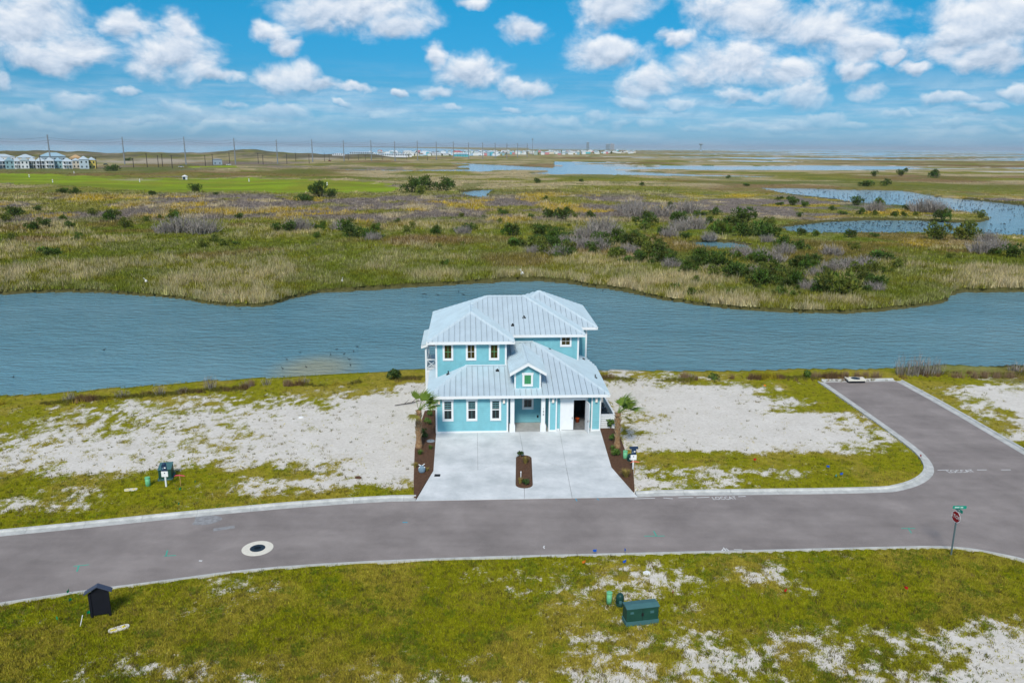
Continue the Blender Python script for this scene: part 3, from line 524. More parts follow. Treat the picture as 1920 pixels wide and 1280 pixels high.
def build_drive():
    root = tag(empty('driveway', (0, 0, 0)), kind='structure')
    ISL = []
    a, b = P2((982, 853)), P2((983, 914)); ax = (b-a)/np.linalg.norm(b-a); nx = np.array([-ax[1], ax[0]]); rad = .54
    c0 = a+ax*rad; c1 = b-ax*rad
    for k in range(9): t = math.pi*k/8; ISL.append(tuple(c0-ax*rad*math.sin(t)+nx*rad*math.cos(t)))
    for k in range(9): t = math.pi*k/8; ISL.append(tuple(c1+ax*rad*math.sin(t)-nx*rad*math.cos(t)))
    h = len(ISL)//2
    side_r = sorted([p for p in ISL if p[0] >= ((c0+c1)/2)[0]+(0)], key=lambda p: -p[1]); side_l = sorted([p for p in ISL if p[0] < ((c0+c1)/2)[0]], key=lambda p: -p[1])
    top = max(ISL, key=lambda p: p[1]); bot = min(ISL, key=lambda p: p[1])
    fl = P2((779,936.7)); l1 = P2((812.5,881.5)); l2 = P2((817.8,811)); r2 = P2((1125.4,806.5)); r1 = P2((1146.5,875)); r0 = P2((1186.5,919.5)); fr = P2((1196,929.5))
    j1t = P2((895,810.2)); j1m = P2((896,880)); j2t = P2((973.5,808.8)); j3t = P2((1049,807.6)); j3m = P2((1062,876.8)); j3b = P2((1073,931.5)); jb = P2((983.5,933))
    lm = min(side_l, key=lambda p: abs(p[1]-j1m[1])); rm = min(side_r, key=lambda p: abs(p[1]-j3m[1])); lm = np.array(lm); rm = np.array(rm)
    upL = [p for p in side_l if p[1] > lm[1]+1e-6]; dnL = [p for p in side_l if p[1] < lm[1]-1e-6]; upR = [p for p in side_r if p[1] > rm[1]+1e-6]; dnR = [p for p in side_r if p[1] < rm[1]-1e-6]
    slabs = [[l2, j1t, j1m, l1], [j1t, j2t, np.array(top)]+[np.array(p) for p in upL]+[lm, j1m], [j2t, j3t, j3m, rm]+[np.array(p) for p in upR[::-1]]+[np.array(top)],
             [j3t, r2, r1, j3m], [l1, j1m, lm]+[np.array(p) for p in dnL]+[np.array(bot), jb, fl], [jb, np.array(bot)]+[np.array(p) for p in dnR[::-1]]+[rm, j3m, j3b], [j3b, j3m, r1, r0, fr]]
    for S in slabs:
        Q = []
        for p in S:
            p = np.array(p, float)
            if not Q or np.linalg.norm(p-Q[-1]) > .02: Q.append(p)
        if np.linalg.norm(Q[0]-Q[-1]) < .02: Q.pop()
        c = sum(Q)/len(Q); A = sum(Q[i][0]*Q[(i+1) % len(Q)][1]-Q[(i+1) % len(Q)][0]*Q[i][1] for i in range(len(Q)))
        if A < 0: Q = Q[::-1]
        Q = [q+(c-q)/np.linalg.norm(c-q)*.016 for q in Q]
        MB().prism(Q, -.1, drive_z).build('slab', M['slab'], root)
    M['joint'] = mat('joint_filler', (.16,.155,.15), .9)
    MB().prism(DRIVE, -.15, lambda p: drive_z(p)-.035).build('joint_filler', M['joint'], root)
    return ISL, root
ISLAND, DRV = build_drive()
# ================================================================== the blue house
M['teal'] = mat('teal_siding', (.205,.505,.575), .65, var=.07, vscale=1.6, spec=.3)
M['white'] = mat('white_trim', (.80,.83,.85), .5, var=.03, vscale=3)
M['roof'] = mat('galvanised_roof', (.58,.70,.77), .38, metal=.22, spec=.5, var=.06, vscale=.9)
M['underlay'] = mat('seam_shade_underlay', (.10,.14,.16), .8)  # deck coloured dark so the panel gaps deepen the seam shadow
M['ridge'] = mat('ridge_metal', (.62,.74,.80), .36, metal=.2, spec=.5, var=.05, vscale=2)
M['glass'] = mat('window_glass', (.015,.022,.024), .08, spec=.35)
M['amber'] = mat('amber_glass', (.045,.036,.006), .10, spec=.6)
M['greenblind'] = mat('green_film_glass', (.05,.27,.11), .2, spec=.5)
M['greenmuntin'] = mat('green_muntin', (.12,.45,.20), .5)
M['bluemuntin'] = mat('teal_grey_muntin', (.10,.22,.22), .5)
M['dark'] = mat('black_plastic', (.015,.018,.02), .5)
M['floor'] = mat('porch_concrete', (.36,.37,.36), .85, c2=(.46,.47,.46), vscale=2)
M['digit'] = mat('grey_metal_digit', (.16,.20,.20), .5, metal=.3)
M['lampglass'] = mat('lamp_glass', (.9,.80,.72), .3)
M['hardware'] = mat('brushed_steel', (.45,.45,.45), .3, metal=.9)
house = empty('house', (OX, OY, 0), TH, 'two storey turquoise beach house with pale metal roofs behind the concrete driveway', 'house')
def hb(name, m, *boxes, parent=house):
    mb = MB()
    for b in boxes: mb.box(*b)
    return mb.build(name, M[m], parent)
def lap(name, u0, u1, v, z0, z1, face=-1, parent=house, pitch=.165):
    """lap siding: each board real, leaning out at its foot; face -1 looks to -v"""
    mb = MB(); z = z0; n = 0
    while z < z1-.01:
        zt = min(z+pitch, z1); t = .036
        mb.add([(u0,v,z),(u1,v,z),(u1,v+face*t,z),(u0,v+face*t,z),(u0,v,zt),(u1,v,zt),(u1,v+face*.004,zt),(u0,v+face*.004,zt)], [(3,2,1,0),(4,5,6,7),(0,1,5,4),(1,2,6,5),(2,3,7,6),(3,0,4,7)] if face < 0 else [(0,1,2,3),(7,6,5,4),(4,5,1,0),(5,6,2,1),(6,7,3,2),(7,4,0,3)])
        z = zt
    return tag(mb.build(name, M['teal'], parent), kind='stuff')
# ---- ground floor blocks
hb('wall', 'teal', (-6.16,-.83,.02,6.5,FL-.1,3.1))
lap('lap_siding', -6.16, -.83, .02, FL+.12, 3.05)
hb('wall', 'teal', (-6.16,6.16,6.5,14.6,FL-.1,3.3))
hb('wall', 'teal', (2.26,2.84,.02,6.5,FL-.1,3.1)); lap('lap_siding', 2.26, 2.84, .02, FL+.12, 3.05)
hb('wall', 'teal', (5.48,6.16,.02,6.5,FL-.1,3.1)); lap('lap_siding', 5.48, 6.16, .02, FL+.12, 3.05)
# recessed storage front around the double doors
DV = .28
hb('wall', 'teal', (2.84,3.2,DV,DV+.15,FL,3.1)); hb('wall', 'teal', (5.1,5.48,DV,DV+.15,FL,3.1)); hb('wall', 'teal', (3.2,5.1,DV,DV+.15,2.62,3.1))
lap('lap_siding', 2.84, 3.2, DV, FL+.1, 3.05); lap('lap_siding', 5.1, 5.48, DV, FL+.1, 3.05)
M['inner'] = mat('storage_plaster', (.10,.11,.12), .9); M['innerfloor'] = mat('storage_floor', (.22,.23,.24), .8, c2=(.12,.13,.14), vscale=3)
hb('storage_room', 'inner', (2.86,5.46,4.6,4.7,FL,3.05), (2.84,2.9,DV+.15,4.6,FL,3.05), (5.42,5.48,DV+.15,4.6,FL,3.05), (2.84,5.48,DV+.15,4.6,3.0,3.06))
hb('storage_floor', 'innerfloor', (2.86,5.46,DV-.02,4.6,FL-.1,FL+.01))
# entry porch
hb('wall', 'teal', (-.83,2.26,2.03,2.15,FL,3.1)); lap('lap_siding', -.83, 2.26, 2.03, FL+.06, 3.05)
hb('porch_floor', 'floor', (-.83,2.26,-.02,2.03,FL-.1,FL+.004))
hb('porch_ceiling', 'white', (-.83,2.26,.0,2.03,3.0,3.06))
for pu in (-.49, 1.83):
    p = hb('post', 'white', (pu-.15,pu+.15,-.02,.28,FL+.004,3.0)); hb('post_base', 'white', (pu-.21,pu+.21,-.08,.34,FL+.002,FL+.52), (pu-.18,pu+.18,-.05,.31,FL+.52,FL+.6), parent=p)
hb('outlet_box', 'dark', (1.55,1.68,1.98,2.008,.55,.75))
for k, ch in enumerate('188'):
    me = text_mesh(ch, .22, .006); o = link('house_number', me, M['digit'], house); o.rotation_euler = (math.pi/2, 0, 0); o.location = (1.85, -.03, 1.95-k*.23)
# corner boards and skirts
for u in (-6.16, -.86): hb('corner_board', 'white', (u-.06,u+.06,-.03,.05,FL,3.02))
for u in (2.29, 2.82, 5.51, 6.14): hb('corner_board', 'white', (u-.05,u+.05,-.03,.05,FL,3.02))
for u0, u1, v in ((-6.1,-.92,0),(2.34,2.77,0),(5.56,6.09,0),(2.84,3.1,DV-.02),(5.2,5.48,DV-.02)): hb('skirt_board', 'white', (u0,u1,v-.03,v+.03,FL-.02,FL+.12))
# ---- windows
def window(u, z0, z1, v, w=.52, glass='glass', sill=True, rows=1, mun='white', head=.17, trim=.15):
    f = hb('window', 'white', (u-w/2-trim,u-w/2,v-.05,v+.02,z0-.06,z1+head), (u+w/2,u+w/2+trim,v-.05,v+.02,z0-.06,z1+head), (u-w/2-trim-.03,u+w/2+trim+.03,v-.06,v+.02,z1,z1+head), (u-w/2-trim,u+w/2+trim,v-.06,v+.02,z0-trim,z0))
    hs = (z1-z0)/2
    for k in range(2 if rows == 2 else 1):
        a = z0+k*hs if rows == 2 else z0; b = a+(hs if rows == 2 else z1-z0)
        hb('pane', glass, (u-w/2,u-.012,v-.02+.01*k,v+.01,a+.03,b-.03), parent=f); hb('pane', glass, (u+.012,u+w/2,v-.02+.01*k,v+.01,a+.03,b-.03), parent=f)
        hb('muntin', 'bluemuntin' if rows == 2 else mun, (u-.011,u+.011,v-.03,v+.01,a,b), parent=f)
        hb('sash_rail', 'white', (u-w/2,u+w/2,v-.035,v+.01,a,a+.035), parent=f); hb('sash_rail', 'white', (u-w/2,u+w/2,v-.035,v+.01,b-.035,b), parent=f)
        if rows == 1: hb('muntin', mun, (u-w/2,u-.013,v-.03,v+.01,(a+b)/2-.012,(a+b)/2+.012), (u+.013,u+w/2,v-.03,v+.01,(a+b)/2-.012,(a+b)/2+.012), parent=f)
    return f
for u in (-5.30, -3.52, -1.74): window(u, 1.22, 2.66, 0, rows=2)
window(.83, 1.4, 2.75, 2.0, w=.58, rows=2)
for u, g, mc in ((-5.31, 'amber', 'greenmuntin'), (-3.52, 'amber', 'white'), (-1.73, 'amber', 'greenmuntin')): window(u, 4.98, 6.08, 3.4, glass=g, mun=mc, head=.15)
window(4.28, 5.20, 5.88, 6.55, w=.66, glass='amber', head=.14, trim=.14)
# ---- double door, right leaf swung out
def door_leaf(root_u, width, ang, name):
    e = bpy.data.objects.new(name, None); return e
dL = hb('door', 'white', (3.27,4.16,DV-.06,DV-.01,FL+.02,2.52)); tag(dL, 'closed white leaf of the double door')
hb('door_handle', 'hardware', (4.06,4.10,DV-.12,DV-.055,1.05,1.2), (4.0,4.1,DV-.13,DV-.105,1.12,1.15), parent=dL)
hb('door_frame', 'white', (3.14,3.27,DV-.09,DV+.12,FL,2.65), (5.06,5.19,DV-.09,DV+.12,FL,2.65), (3.10,5.23,DV-.1,DV+.12,2.53,2.68))
mb = MB().box(-.90, 0, -.025, .025, FL+.02, 2.52); dR = mb.build('door', M['white'], house); dR.location = (5.07, DV-.08, 0); dR.rotation_euler = (0, 0, math.radians(99)); tag(dR, 'white leaf of the double door swung open')
hb('door_handle', 'hardware', (-.84,-.80,-.09,.09,1.05,1.2), parent=dR)
# ---- wall lamps
for u, z in ((-5.96, 2.6), (-1.13, 2.6), (2.55, 2.6), (5.82, 2.6)):
    l_ = hb('wall_lamp', 'white', (u-.09,u+.09,-.035,-.0,z-.2,z+.2), (u-.1,u+.1,-.2,-.03,z+.13,z+.17), (u-.07,u+.07,-.17,-.03,z+.17,z+.22)); hb('lamp_glass', 'lampglass', (u-.075,u+.075,-.18,-.04,z-.14,z+.13), parent=l_)
# ---- upper storey
UL0, UL1 = -6.26, -.78
hb('wall', 'teal', (UL0,UL1,3.4,6.6,3.0,6.22)); hb('wall', 'teal', (UL0,5.36,6.56,15.0,3.2,6.1)); hb('wall', 'teal', (5.36,6.42,9.2,17.6,2.9,6.1)); hb('wall', 'teal', (-1.0,5.36,15.0,17.6,.1,6.1))
def battens(u0, u1, v, z0, z1, step=.41, skip=()):
    u = u0+step*.6
    while u < u1-.1:
        if not any(a < u < b for a, b in skip): hb('batten', 'teal', (u-.032,u+.032,v-.038,v+.005,z0,z1))
        u += step
battens(UL0, UL1, 3.4, 3.2, 6.2, skip=[(w-.46, w+.46) for w in (-5.31,-3.52,-1.73)])
for w in (-5.31,-3.52,-1.73):
    for k in (-.3, .1): hb('batten', 'teal', (w+k-.032,w+k+.032,3.362,3.405,3.6,4.8))
battens(UL1+.1, 5.3, 6.56, 3.6, 6.1, skip=[(3.75, 4.8)]); battens(5.4, 6.4, 9.2, 3.2, 6.1)
for u, v in ((UL0+.04, 3.4), (UL1-.04, 3.4), (5.31, 6.56), (6.38, 9.2)): hb('corner_board', 'white', (u-.07,u+.07,v-.04,v+.05,3.1,6.15))
# ---- standing seam roofs: every panel between two seams is a piece of its own
def dk(P): return [(p[0], p[1], p[2]-.11) for p in P]
def clip(P, a, lo, hi):
    for sgn, lim in ((1, lo), (-1, -hi)):
        Q = []
        for i in range(len(P)):
            p, q = P[i], P[(i+1) % len(P)]; dp, dq = sgn*np.dot(p, a)-lim, sgn*np.dot(q, a)-lim
            if dp >= 0: Q.append(p)
            if (dp >= 0) != (dq >= 0): t = dp/(dp-dq); Q.append(p+(q-p)*t)
        P = Q
        if len(P) < 3: return []
    return P
def roof_plane(root, pts, eave, step=.42, thick=.03, phase=0.0):
    """pts: polygon in house coordinates; eave: direction along the eave; seams run up the slope"""
    P = [np.array(p, float) for p in pts]; a = np.array(eave, float); a /= np.linalg.norm(a)
    nrm = np.zeros(3)
    for i in range(1, len(P)-1): nrm += np.cross(P[i]-P[0], P[i+1]-P[0])
    nrm /= np.linalg.norm(nrm); nrm = nrm if nrm[2] > 0 else -nrm
    s = [np.dot(p, a) for p in P]; lo = min(s)+phase; k = lo-step if phase else lo
    while k < max(s):
        Q = clip(P, a, k+.002, min(k+step, max(s)+1)-.016)
        if len(Q) >= 3:
            R_ = []
            for q in Q:
                if not R_ or np.linalg.norm(q-R_[-1]) > .004: R_.append(q)
            if len(R_) >= 3:
                mb = MB().slab(R_, nrm*thick)
                # the raised seam on the panel's first edge
                E_ = [q for q in R_ if abs(np.dot(q, a)-(k+.002)) < .006]
                if len(E_) >= 2:
                    e0 = min(E_, key=lambda q: q[2]); e1 = max(E_, key=lambda q: q[2])
                    if np.linalg.norm(e1-e0) > .15: mb.slab([e0, e0+a*.034, e1+a*.034, e1], nrm*.105)
                mb.build('roof_panel', M['roof'], root)
        k += step
def cap(root, p, q, w=.17, name='ridge_cap', m='ridge', up=.05):
    p = np.array(p, float); q = np.array(q, float); d = q-p; d /= np.linalg.norm(d); side = np.cross(d, [0, 0, 1.]); side /= np.linalg.norm(side); n_ = np.cross(side, d); U_ = n_*up
    mb = MB(); a0 = p+U_; b0 = q+U_; drop = np.array([0, 0, -w*.42])
    mb.add([a0+n_*.035, b0+n_*.035, a0+side*w+drop, b0+side*w+drop, a0-side*w+drop, b0-side*w+drop, a0-n_*.06, b0-n_*.06], [(0,2,3,1), (1,5,4,0), (2,6,7,3), (6,4,5,7), (0,4,6,2), (1,3,7,5)])
    return mb.build(name, M[m], root)
def fascia(root, p, q, h=.19, t=.05):
    p = np.array(p, float); q = np.array(q, float); d = q-p; d[2] = 0; d /= np.linalg.norm(d); side = np.cross(d, [0, 0, 1.])
    mb = MB(); mb.slab([p+[0,0,.02], q+[0,0,.02], q-[0,0,h], p-[0,0,h]], side*t); return mb.build('fascia', M['white'], root)
def roof_root(): return None
def mkroof(name): return MB().box(-.01,.01,-.01,.01,3.5,3.52).build(name, M['roof'], house)
# lower roof deck doubles as the part the panels hang on
E1 = 3.12
lfl = (-6.82,-.4,E1); lfr = (6.75,-.4,E1); lht = (-3.95,3.4,4.39); rht = (1.6,6.55,5.46); lbk = (-6.86,6.4,E1); rbk = (6.95,7.3,E1)
lower = MB().add(dk([lfl, lfr, rht, (-.7,6.55,5.46), (-.7,3.4,4.39), lht, lbk, (-3.95,6.4,4.39), rbk, (6.35,9.2,3.4), (5.3,9.2,3.84)]),
    [(0,1,2,3,4,5), (0,5,7,6), (1,8,9,10,2)]).build('lower_roof', M['underlay'], house)
roof_plane(lower, [lfl, (-.76,-.4,E1), (-.76,3.4,4.39), lht], (1,0,0)); roof_plane(lower, [(-.76,-.4,E1), lfr, rht, (-.76,6.55,5.46)], (1,0,0))
roof_plane(lower, [lfl, lht, (-3.95,6.4,4.39), lbk], (0,1,0), .3); roof_plane(lower, [lfr, rbk, (6.35,9.2,3.4), (5.3,9.2,3.84), rht], (.2,7.7,0), .42)
cap(lower, lfl, lht); cap(lower, lfr, rht); cap(lower, (-3.95,3.36,4.41), (-.8,3.36,4.41), .09, 'flashing'); cap(lower, (-.76,6.5,5.5), (1.6,6.5,5.5), .09, 'flashing')
fascia(lower, lfl, lfr); fascia(lower, lbk, lfl); fascia(lower, lfr, rbk)
hb('soffit', 'white', (-6.8,6.7,-.38,.02,2.98,3.02), (-6.8,-6.1,.02,6.4,2.98,3.02), (6.1,6.7,.02,7.2,2.98,3.02), parent=lower)
# main roof
A = (-6.91,3.02,6.40); B = (-.17,3.02,6.40); C_ = (-3.5,6.36,8.03); D_ = (-3.5,9.7,8.03); Er = (-2.07,10.85,8.5); Fr = (1.15,10.85,8.5); Gc = (5.82,6.2,6.15); Hh = (-.17,6.2,6.15); K = (-6.86,15.5,6.15); BR = (5.82,15.5,6.15)
upper = MB().add(dk([A, B, C_, D_, Er, Fr, Gc, Hh, K, BR]), [(0,1,2), (1,7,3,2), (7,6,5,4,3), (0,2,3,4,8), (8,4,5,9), (6,9,5)]).build('upper_roof', M['underlay'], house)
roof_plane(upper, [A, B, C_], (1,0,0)); roof_plane(upper, [B, Hh, D_, C_], (0,1,0)); roof_plane(upper, [Hh, Gc, Fr, Er, D_], (1,0,0), phase=.2); roof_plane(upper, [A, C_, D_, Er, K], (0,1,0)); roof_plane(upper, [K, Er, Fr, BR], (1,0,0)); roof_plane(upper, [Gc, BR, Fr], (0,1,0))
for p, q in ((A, C_), (B, C_), (C_, D_), (D_, Er), (Er, Fr), (Gc, Fr), (K, Er)): cap(upper, p, q)
for p, q in ((A, B), (Hh, Gc), (K, A), (B, Hh), (Gc, BR)): fascia(upper, p, q, .2)
hb('soffit', 'white', (-6.88,-.2,3.05,3.42,6.19,6.22), (-.2,5.8,6.25,6.6,5.96,6.0), (5.3,5.8,6.6,9.2,5.96,6.0), (-6.88,-6.2,3.4,15.4,5.97,6.0), parent=upper)
wFR = (7.25,8.8,6.15); wBR = (7.35,18.1,6.15); wFL = (-1.95,8.8,6.15); wBL = (-1.95,18.1,6.15); Pk = (2.68,13.4,8.47)
wing = MB().add(dk([wFR, wBR, wFL, wBL, Pk]), [(2,0,4), (0,1,4), (1,3,4), (3,2,4)]).build('rear_wing_roof', M['underlay'], house)
roof_plane(wing, [wFL, wFR, Pk], (1,0,0)); roof_plane(wing, [wFR, wBR, Pk], (0,1,0)); roof_plane(wing, [wFL, Pk, wBL], (0,1,0))
for p, q in ((wFR, Pk), (wBR, Pk), ((.6,11.35,7.43), Pk)): cap(wing, p, q)
fascia(wing, (5.6,8.8,6.15), wFR, .2); fascia(wing, wFR, wBR, .2); hb('soffit', 'white', (5.4,7.2,8.85,9.2,5.96,6.0), (6.4,7.2,9.2,17.9,5.96,6.0), parent=wing)
# dormer
DVv = .46; du0, du1, duc = -.32, 1.66, .67
dm = MB(); dm.add([(du0,DVv,3.3),(du1,DVv,3.3),(du1,DVv,4.70),(duc,DVv,5.36),(du0,DVv,4.70),(du0,5.2,3.3),(du1,5.2,3.3),(du1,5.2,4.70),(duc,6.4,5.36),(du0,5.2,4.70)], [(0,1,2,3,4), (1,6,7,2), (5,0,4,9), (2,7,8,3), (9,4,3,8)])
dorm = dm.build('dormer', M['teal'], house)
roof_plane(dorm, [(duc,.14,5.44),(duc,6.5,5.44),(-.68,4.3,4.66),(-.68,.14,4.66)], (0,1,0), .4); roof_plane(dorm, [(duc,.14,5.44),(2.04,.14,4.66),(2.04,4.3,4.66),(duc,6.5,5.44)], (0,1,0), .4)
cap(dorm, (duc,.12,5.44), (duc,6.4,5.44), .16)
for e_, s_ in ((-.70, -1), (2.06, 1)):
    p, q = np.array((duc,.16,5.44)), np.array((e_,.16,4.65)); mb = MB(); mb.slab([p+[0,0,.03], q+[0,0,.03], q-[0,0,.2], p-[0,0,.2]], (0,-.05,0)); mb.build('rake_board', M['white'], dorm)
    mb = MB(); mb.box(min(e_,e_-s_*.04), max(e_,e_-s_*.04), .14, 4.2, 4.5, 4.66); mb.build('fascia', M['white'], dorm)
for u in (du0+.05, du1-.05): hb('corner_board', 'white', (u-.06,u+.06,DVv-.03,DVv+.03,3.42,4.68), parent=dorm)
hb('sill_flashing', 'ridge', (du0-.06,du1+.06,DVv-.12,DVv+.0,3.36,3.44), parent=dorm)
for u in (-.05,.2,1.13,1.38): hb('batten', 'teal', (u-.022,u+.022,DVv-.02,DVv,3.44,4.8), parent=dorm)
window(.67, 3.72, 4.48, DVv, w=.50, glass='greenblind', mun='greenblind', head=.16)
# vents and pipes through the roofs
def pipe(u, v, z, h=.3, r=.07, root=upper):
    mb = MB(); mb.tube((u,v,z-.15),(u,v,z+h),r,r,8); mb.box(u-.14,u+.14,v-.14,v+.14,z-.06,z+.05); mb.build('vent_pipe', M['dark'], root)
pipe(.95, 8.2, 7.17, .16); pipe(-.05, 7.3, 6.72, .16); pipe(3.35, 9.9, 6.72, .35, .05, wing); pipe(4.4, 9.1, 6.33, .3, .05, wing)
pipe(-5.3, 2.9, 3.86, .28, .05, lower); pipe(-1.5, 2.7, 4.18, .14, .06, lower); pipe(2.9, 6.2, 4.9, .12, .09, lower); pipe(6.0, 8.0, 3.56, .12, .08, lower); pipe(6.2, 3.0, 3.42, .28, .04, lower)
# ---- balcony on the left flank
hb('balcony_deck', 'white', (-7.25,-6.26,6.6,11.5,3.0,3.16))
for v in (6.65, 9.0, 11.4): hb('balcony_post', 'white', (-7.25,-7.11,v-.07,v+.07,3.16,5.2)); hb('balcony_post', 'white', (-7.25,-7.11,v-.07,v+.07,.1,3.0))
rl = hb('balcony_rail', 'white', (-7.22,-7.14,6.7,11.4,4.0,4.08), (-7.22,-7.14,6.7,11.4,3.26,3.33), (-7.2,-6.26,6.62,6.7,4.0,4.08), (-7.2,-6.26,6.62,6.7,3.26,3.33))
for a_, b_ in (((-7.18,6.66,3.3),(-6.3,6.66,4.02)), ((-7.18,6.66,4.02),(-6.3,6.66,3.3))): MB().tube(a_, b_, .025, n=4).build('cross_brace', M['white'], rl)
for k in range(2):
    for a_, b_ in (((-7.18,6.8+2.3*k,3.3),(-7.18,9.0+2.3*k,4.02)), ((-7.18,6.8+2.3*k,4.02),(-7.18,9.0+2.3*k,3.3))): MB().tube(a_, b_, .025, n=4).build('cross_brace', M['white'], rl)
br = MB().slab([(-7.5,6.4,5.2),(-7.5,11.8,5.2),(-6.2,11.8,5.62),(-6.2,6.4,5.62)], (0,0,.06)).build('balcony_roof', M['roof'], house)
roof_plane(br, [(-7.5,6.4,5.27),(-7.5,11.8,5.27),(-6.2,11.8,5.69),(-6.2,6.4,5.69)], (0,1,0), .42); fascia(br, (-7.5,11.8,5.24), (-7.5,6.4,5.24), .18); fascia(br, (-7.5,6.4,5.24), (-6.2,6.4,5.66), .18)
# ---- slatted screens and air conditioners beside the house
def slat_screen(u0, u1, v0, v1, h, label):
    r = empty('slat_screen', HW((u0+u1)/2, v0, .08), TH, label, 'screen')
    du = (u1-u0)/2; n = 7
    for k in range(n):
        z = .06+k*(h-.08)/n; MB().box(-du, du, -.02, .02, z, z+(h-.08)/n-.035).build('slat', M['white'], r)
        s = 1 if u0 > 0 else -1; MB().box(s*du-.02, s*du+.02, .05, v1-v0, z, z+(h-.08)/n-.035).build('slat', M['white'], r)
    s = 1 if u0 > 0 else -1
    for a, b in ((-du, 0), (du, 0), (s*du, v1-v0)): MB().box(a-.05, a+.05, b-.055, b+.045, -.1, h).build('post', M['white'], r)
    MB().box(-du-.06, du+.06, -.07, .06, h-.005, h+.05).build('top_rail', M['white'], r); MB().box(s*du-.07, s*du+.07, .06, v1-v0, h-.005, h+.05).build('top_rail', M['white'], r)
slat_screen(6.22, 7.36, .55, 5.4, 1.12, 'white slatted screen around the air conditioners by the palm with the bare bed edge')
slat_screen(-7.2, -6.24, 5.4, 8.6, 1.1, 'low white slatted screen half hidden behind the leafy palm at the house flank')
M['acgrey'] = mat('ac_grey', (.10,.12,.13), .5, metal=.3)
def ac(u, v, label):
    r = empty('air_conditioner', HW(u, v, .1), TH, label, 'air conditioner', 'air conditioners behind the slatted screen')
    MB().box(-.38,.38,-.38,.38,-.02,.05).build('pad', M['kerb'], r); b = MB()
    for k in range(8): b.box(-.35,.35,-.35,.35,.06+k*.1,.06+k*.1+.07)
    b.box(-.32,.32,-.32,.32,.05,.88); b.build('louvred_cabinet', M['acgrey'], r)
    MB().lathe([(.33,.86),(.35,.9),(.33,.92),(.1,.95)], n=16).build('fan_guard', M['dark'], r); MB().box(-.36,.36,-.36,.36,.84,.875).build('top_panel', M['acgrey'], r)
for v in (1.5, 2.7, 3.9): ac(6.78, v, 'grey louvred air conditioner behind the white slatted screen')
# something orange on the storage room floor
M['orange'] = mat('orange_plastic', (.65,.10,.02), .5)
b_ = empty('bucket', HW(4.72, 1.9, FL+.01), 0, 'small orange bucket inside the open storage doorway', 'bucket'); MB().lathe([(.12,0),(.16,.32),(.175,.33),(.175,.36),(.14,.36)], n=14).build('pail', M['orange'], b_, True); MB().tube((-.16,0,.34),(0,.02,.5),.008,n=4).tube((0,.02,.5),(.16,0,.34),.008,n=4).build('handle', M['dark'], b_)
# ================================================================== things around the house and along the road
def mpp(px, py, z=0.0): p = G(px, py, z); return float(np.dot(p-np.array([0, 0, H]), fw)/F)
M['mulch'] = mat('brown_mulch', (.070,.034,.018), .95, c2=(.15,.080,.045), vscale=9, bump=1.0, bscale=14)
M['trunk'] = mat('palm_trunk', (.20,.10,.045), .9, c2=(.36,.24,.13), vscale=6, bump=.8, bscale=18)
M['boot'] = mat('palm_boot', (.22,.15,.085), .9, c2=(.42,.33,.21), vscale=5)
M['frond'] = mat('palm_frond', (.13,.23,.026), .55, c2=(.23,.31,.045), vscale=2.5, trans=.25)
M['frondold'] = mat('yellowing_frond', (.20,.20,.035), .6, c2=(.28,.25,.05), vscale=3, trans=.25)
M['leafdark'] = mat('dark_leaf', (.030,.070,.014), .6, c2=(.075,.125,.025), vscale=3, trans=.2)
M['leafmid'] = mat('mid_leaf', (.06,.13,.02), .6, c2=(.12,.20,.03), vscale=4, trans=.2)
M['leaftan'] = mat('straw_leaf', (.26,.20,.045), .8, c2=(.34,.27,.08), vscale=5, trans=.2)
M['ltgreen'] = mat('light_green_plastic', (.16,.50,.26), .5, var=.06, vscale=4)
M['dkgreen'] = mat('dark_green_plastic', (.010,.055,.050), .45, var=.1, vscale=4)
M['cabgreen'] = mat('cabinet_green_paint', (.018,.075,.055), .5, var=.15, vscale=2)
M['cabbase'] = mat('cabinet_base_green', (.06,.16,.17), .6, var=.1, vscale=3)
M['navy'] = mat('navy_sign', (.02,.045,.10), .5, var=.2, vscale=6)
M['black'] = mat('black_board', (.010,.011,.018), .55, var=.2, vscale=2)
M['slate'] = mat('slate_roof_board', (.06,.075,.12), .5)
M['wood'] = mat('raw_wood_stake', (.42,.28,.10), .8, var=.15, vscale=8)
M['red'] = mat('stop_red', (.30,.006,.010), .45); M['signgreen'] = mat('street_sign_green', (.0,.28,.20), .45); M['signwhite'] = mat('sign_white', (.85,.87,.88), .45)
M['steel'] = mat('galvanised_post', (.16,.24,.27), .4, metal=.5)
M['yellow'] = mat('yellow_paint', (.85,.70,.02), .8); M['iron'] = mat('cast_iron', (.035,.06,.085), .55, metal=.4, var=.2, vscale=5)
M['ring'] = mat('cream_concrete', (.70,.67,.57), .9, c2=(.78,.75,.66), vscale=5)
M['pink'] = mat('pink_ribbon', (.75,.10,.16), .6); M['salmon'] = mat('salmon_ribbon', (.85,.22,.16), .6)
FLAGC = {'green': mat('green_flag', (.0,.33,.13), .6), 'blue': mat('blue_flag', (.01,.10,.55), .6), 'red': mat('red_flag', (.50,.02,.015), .6), 'teal': mat('teal_flag', (.0,.38,.45), .6), 'orange': mat('orange_flag', (.75,.20,.02), .6)}
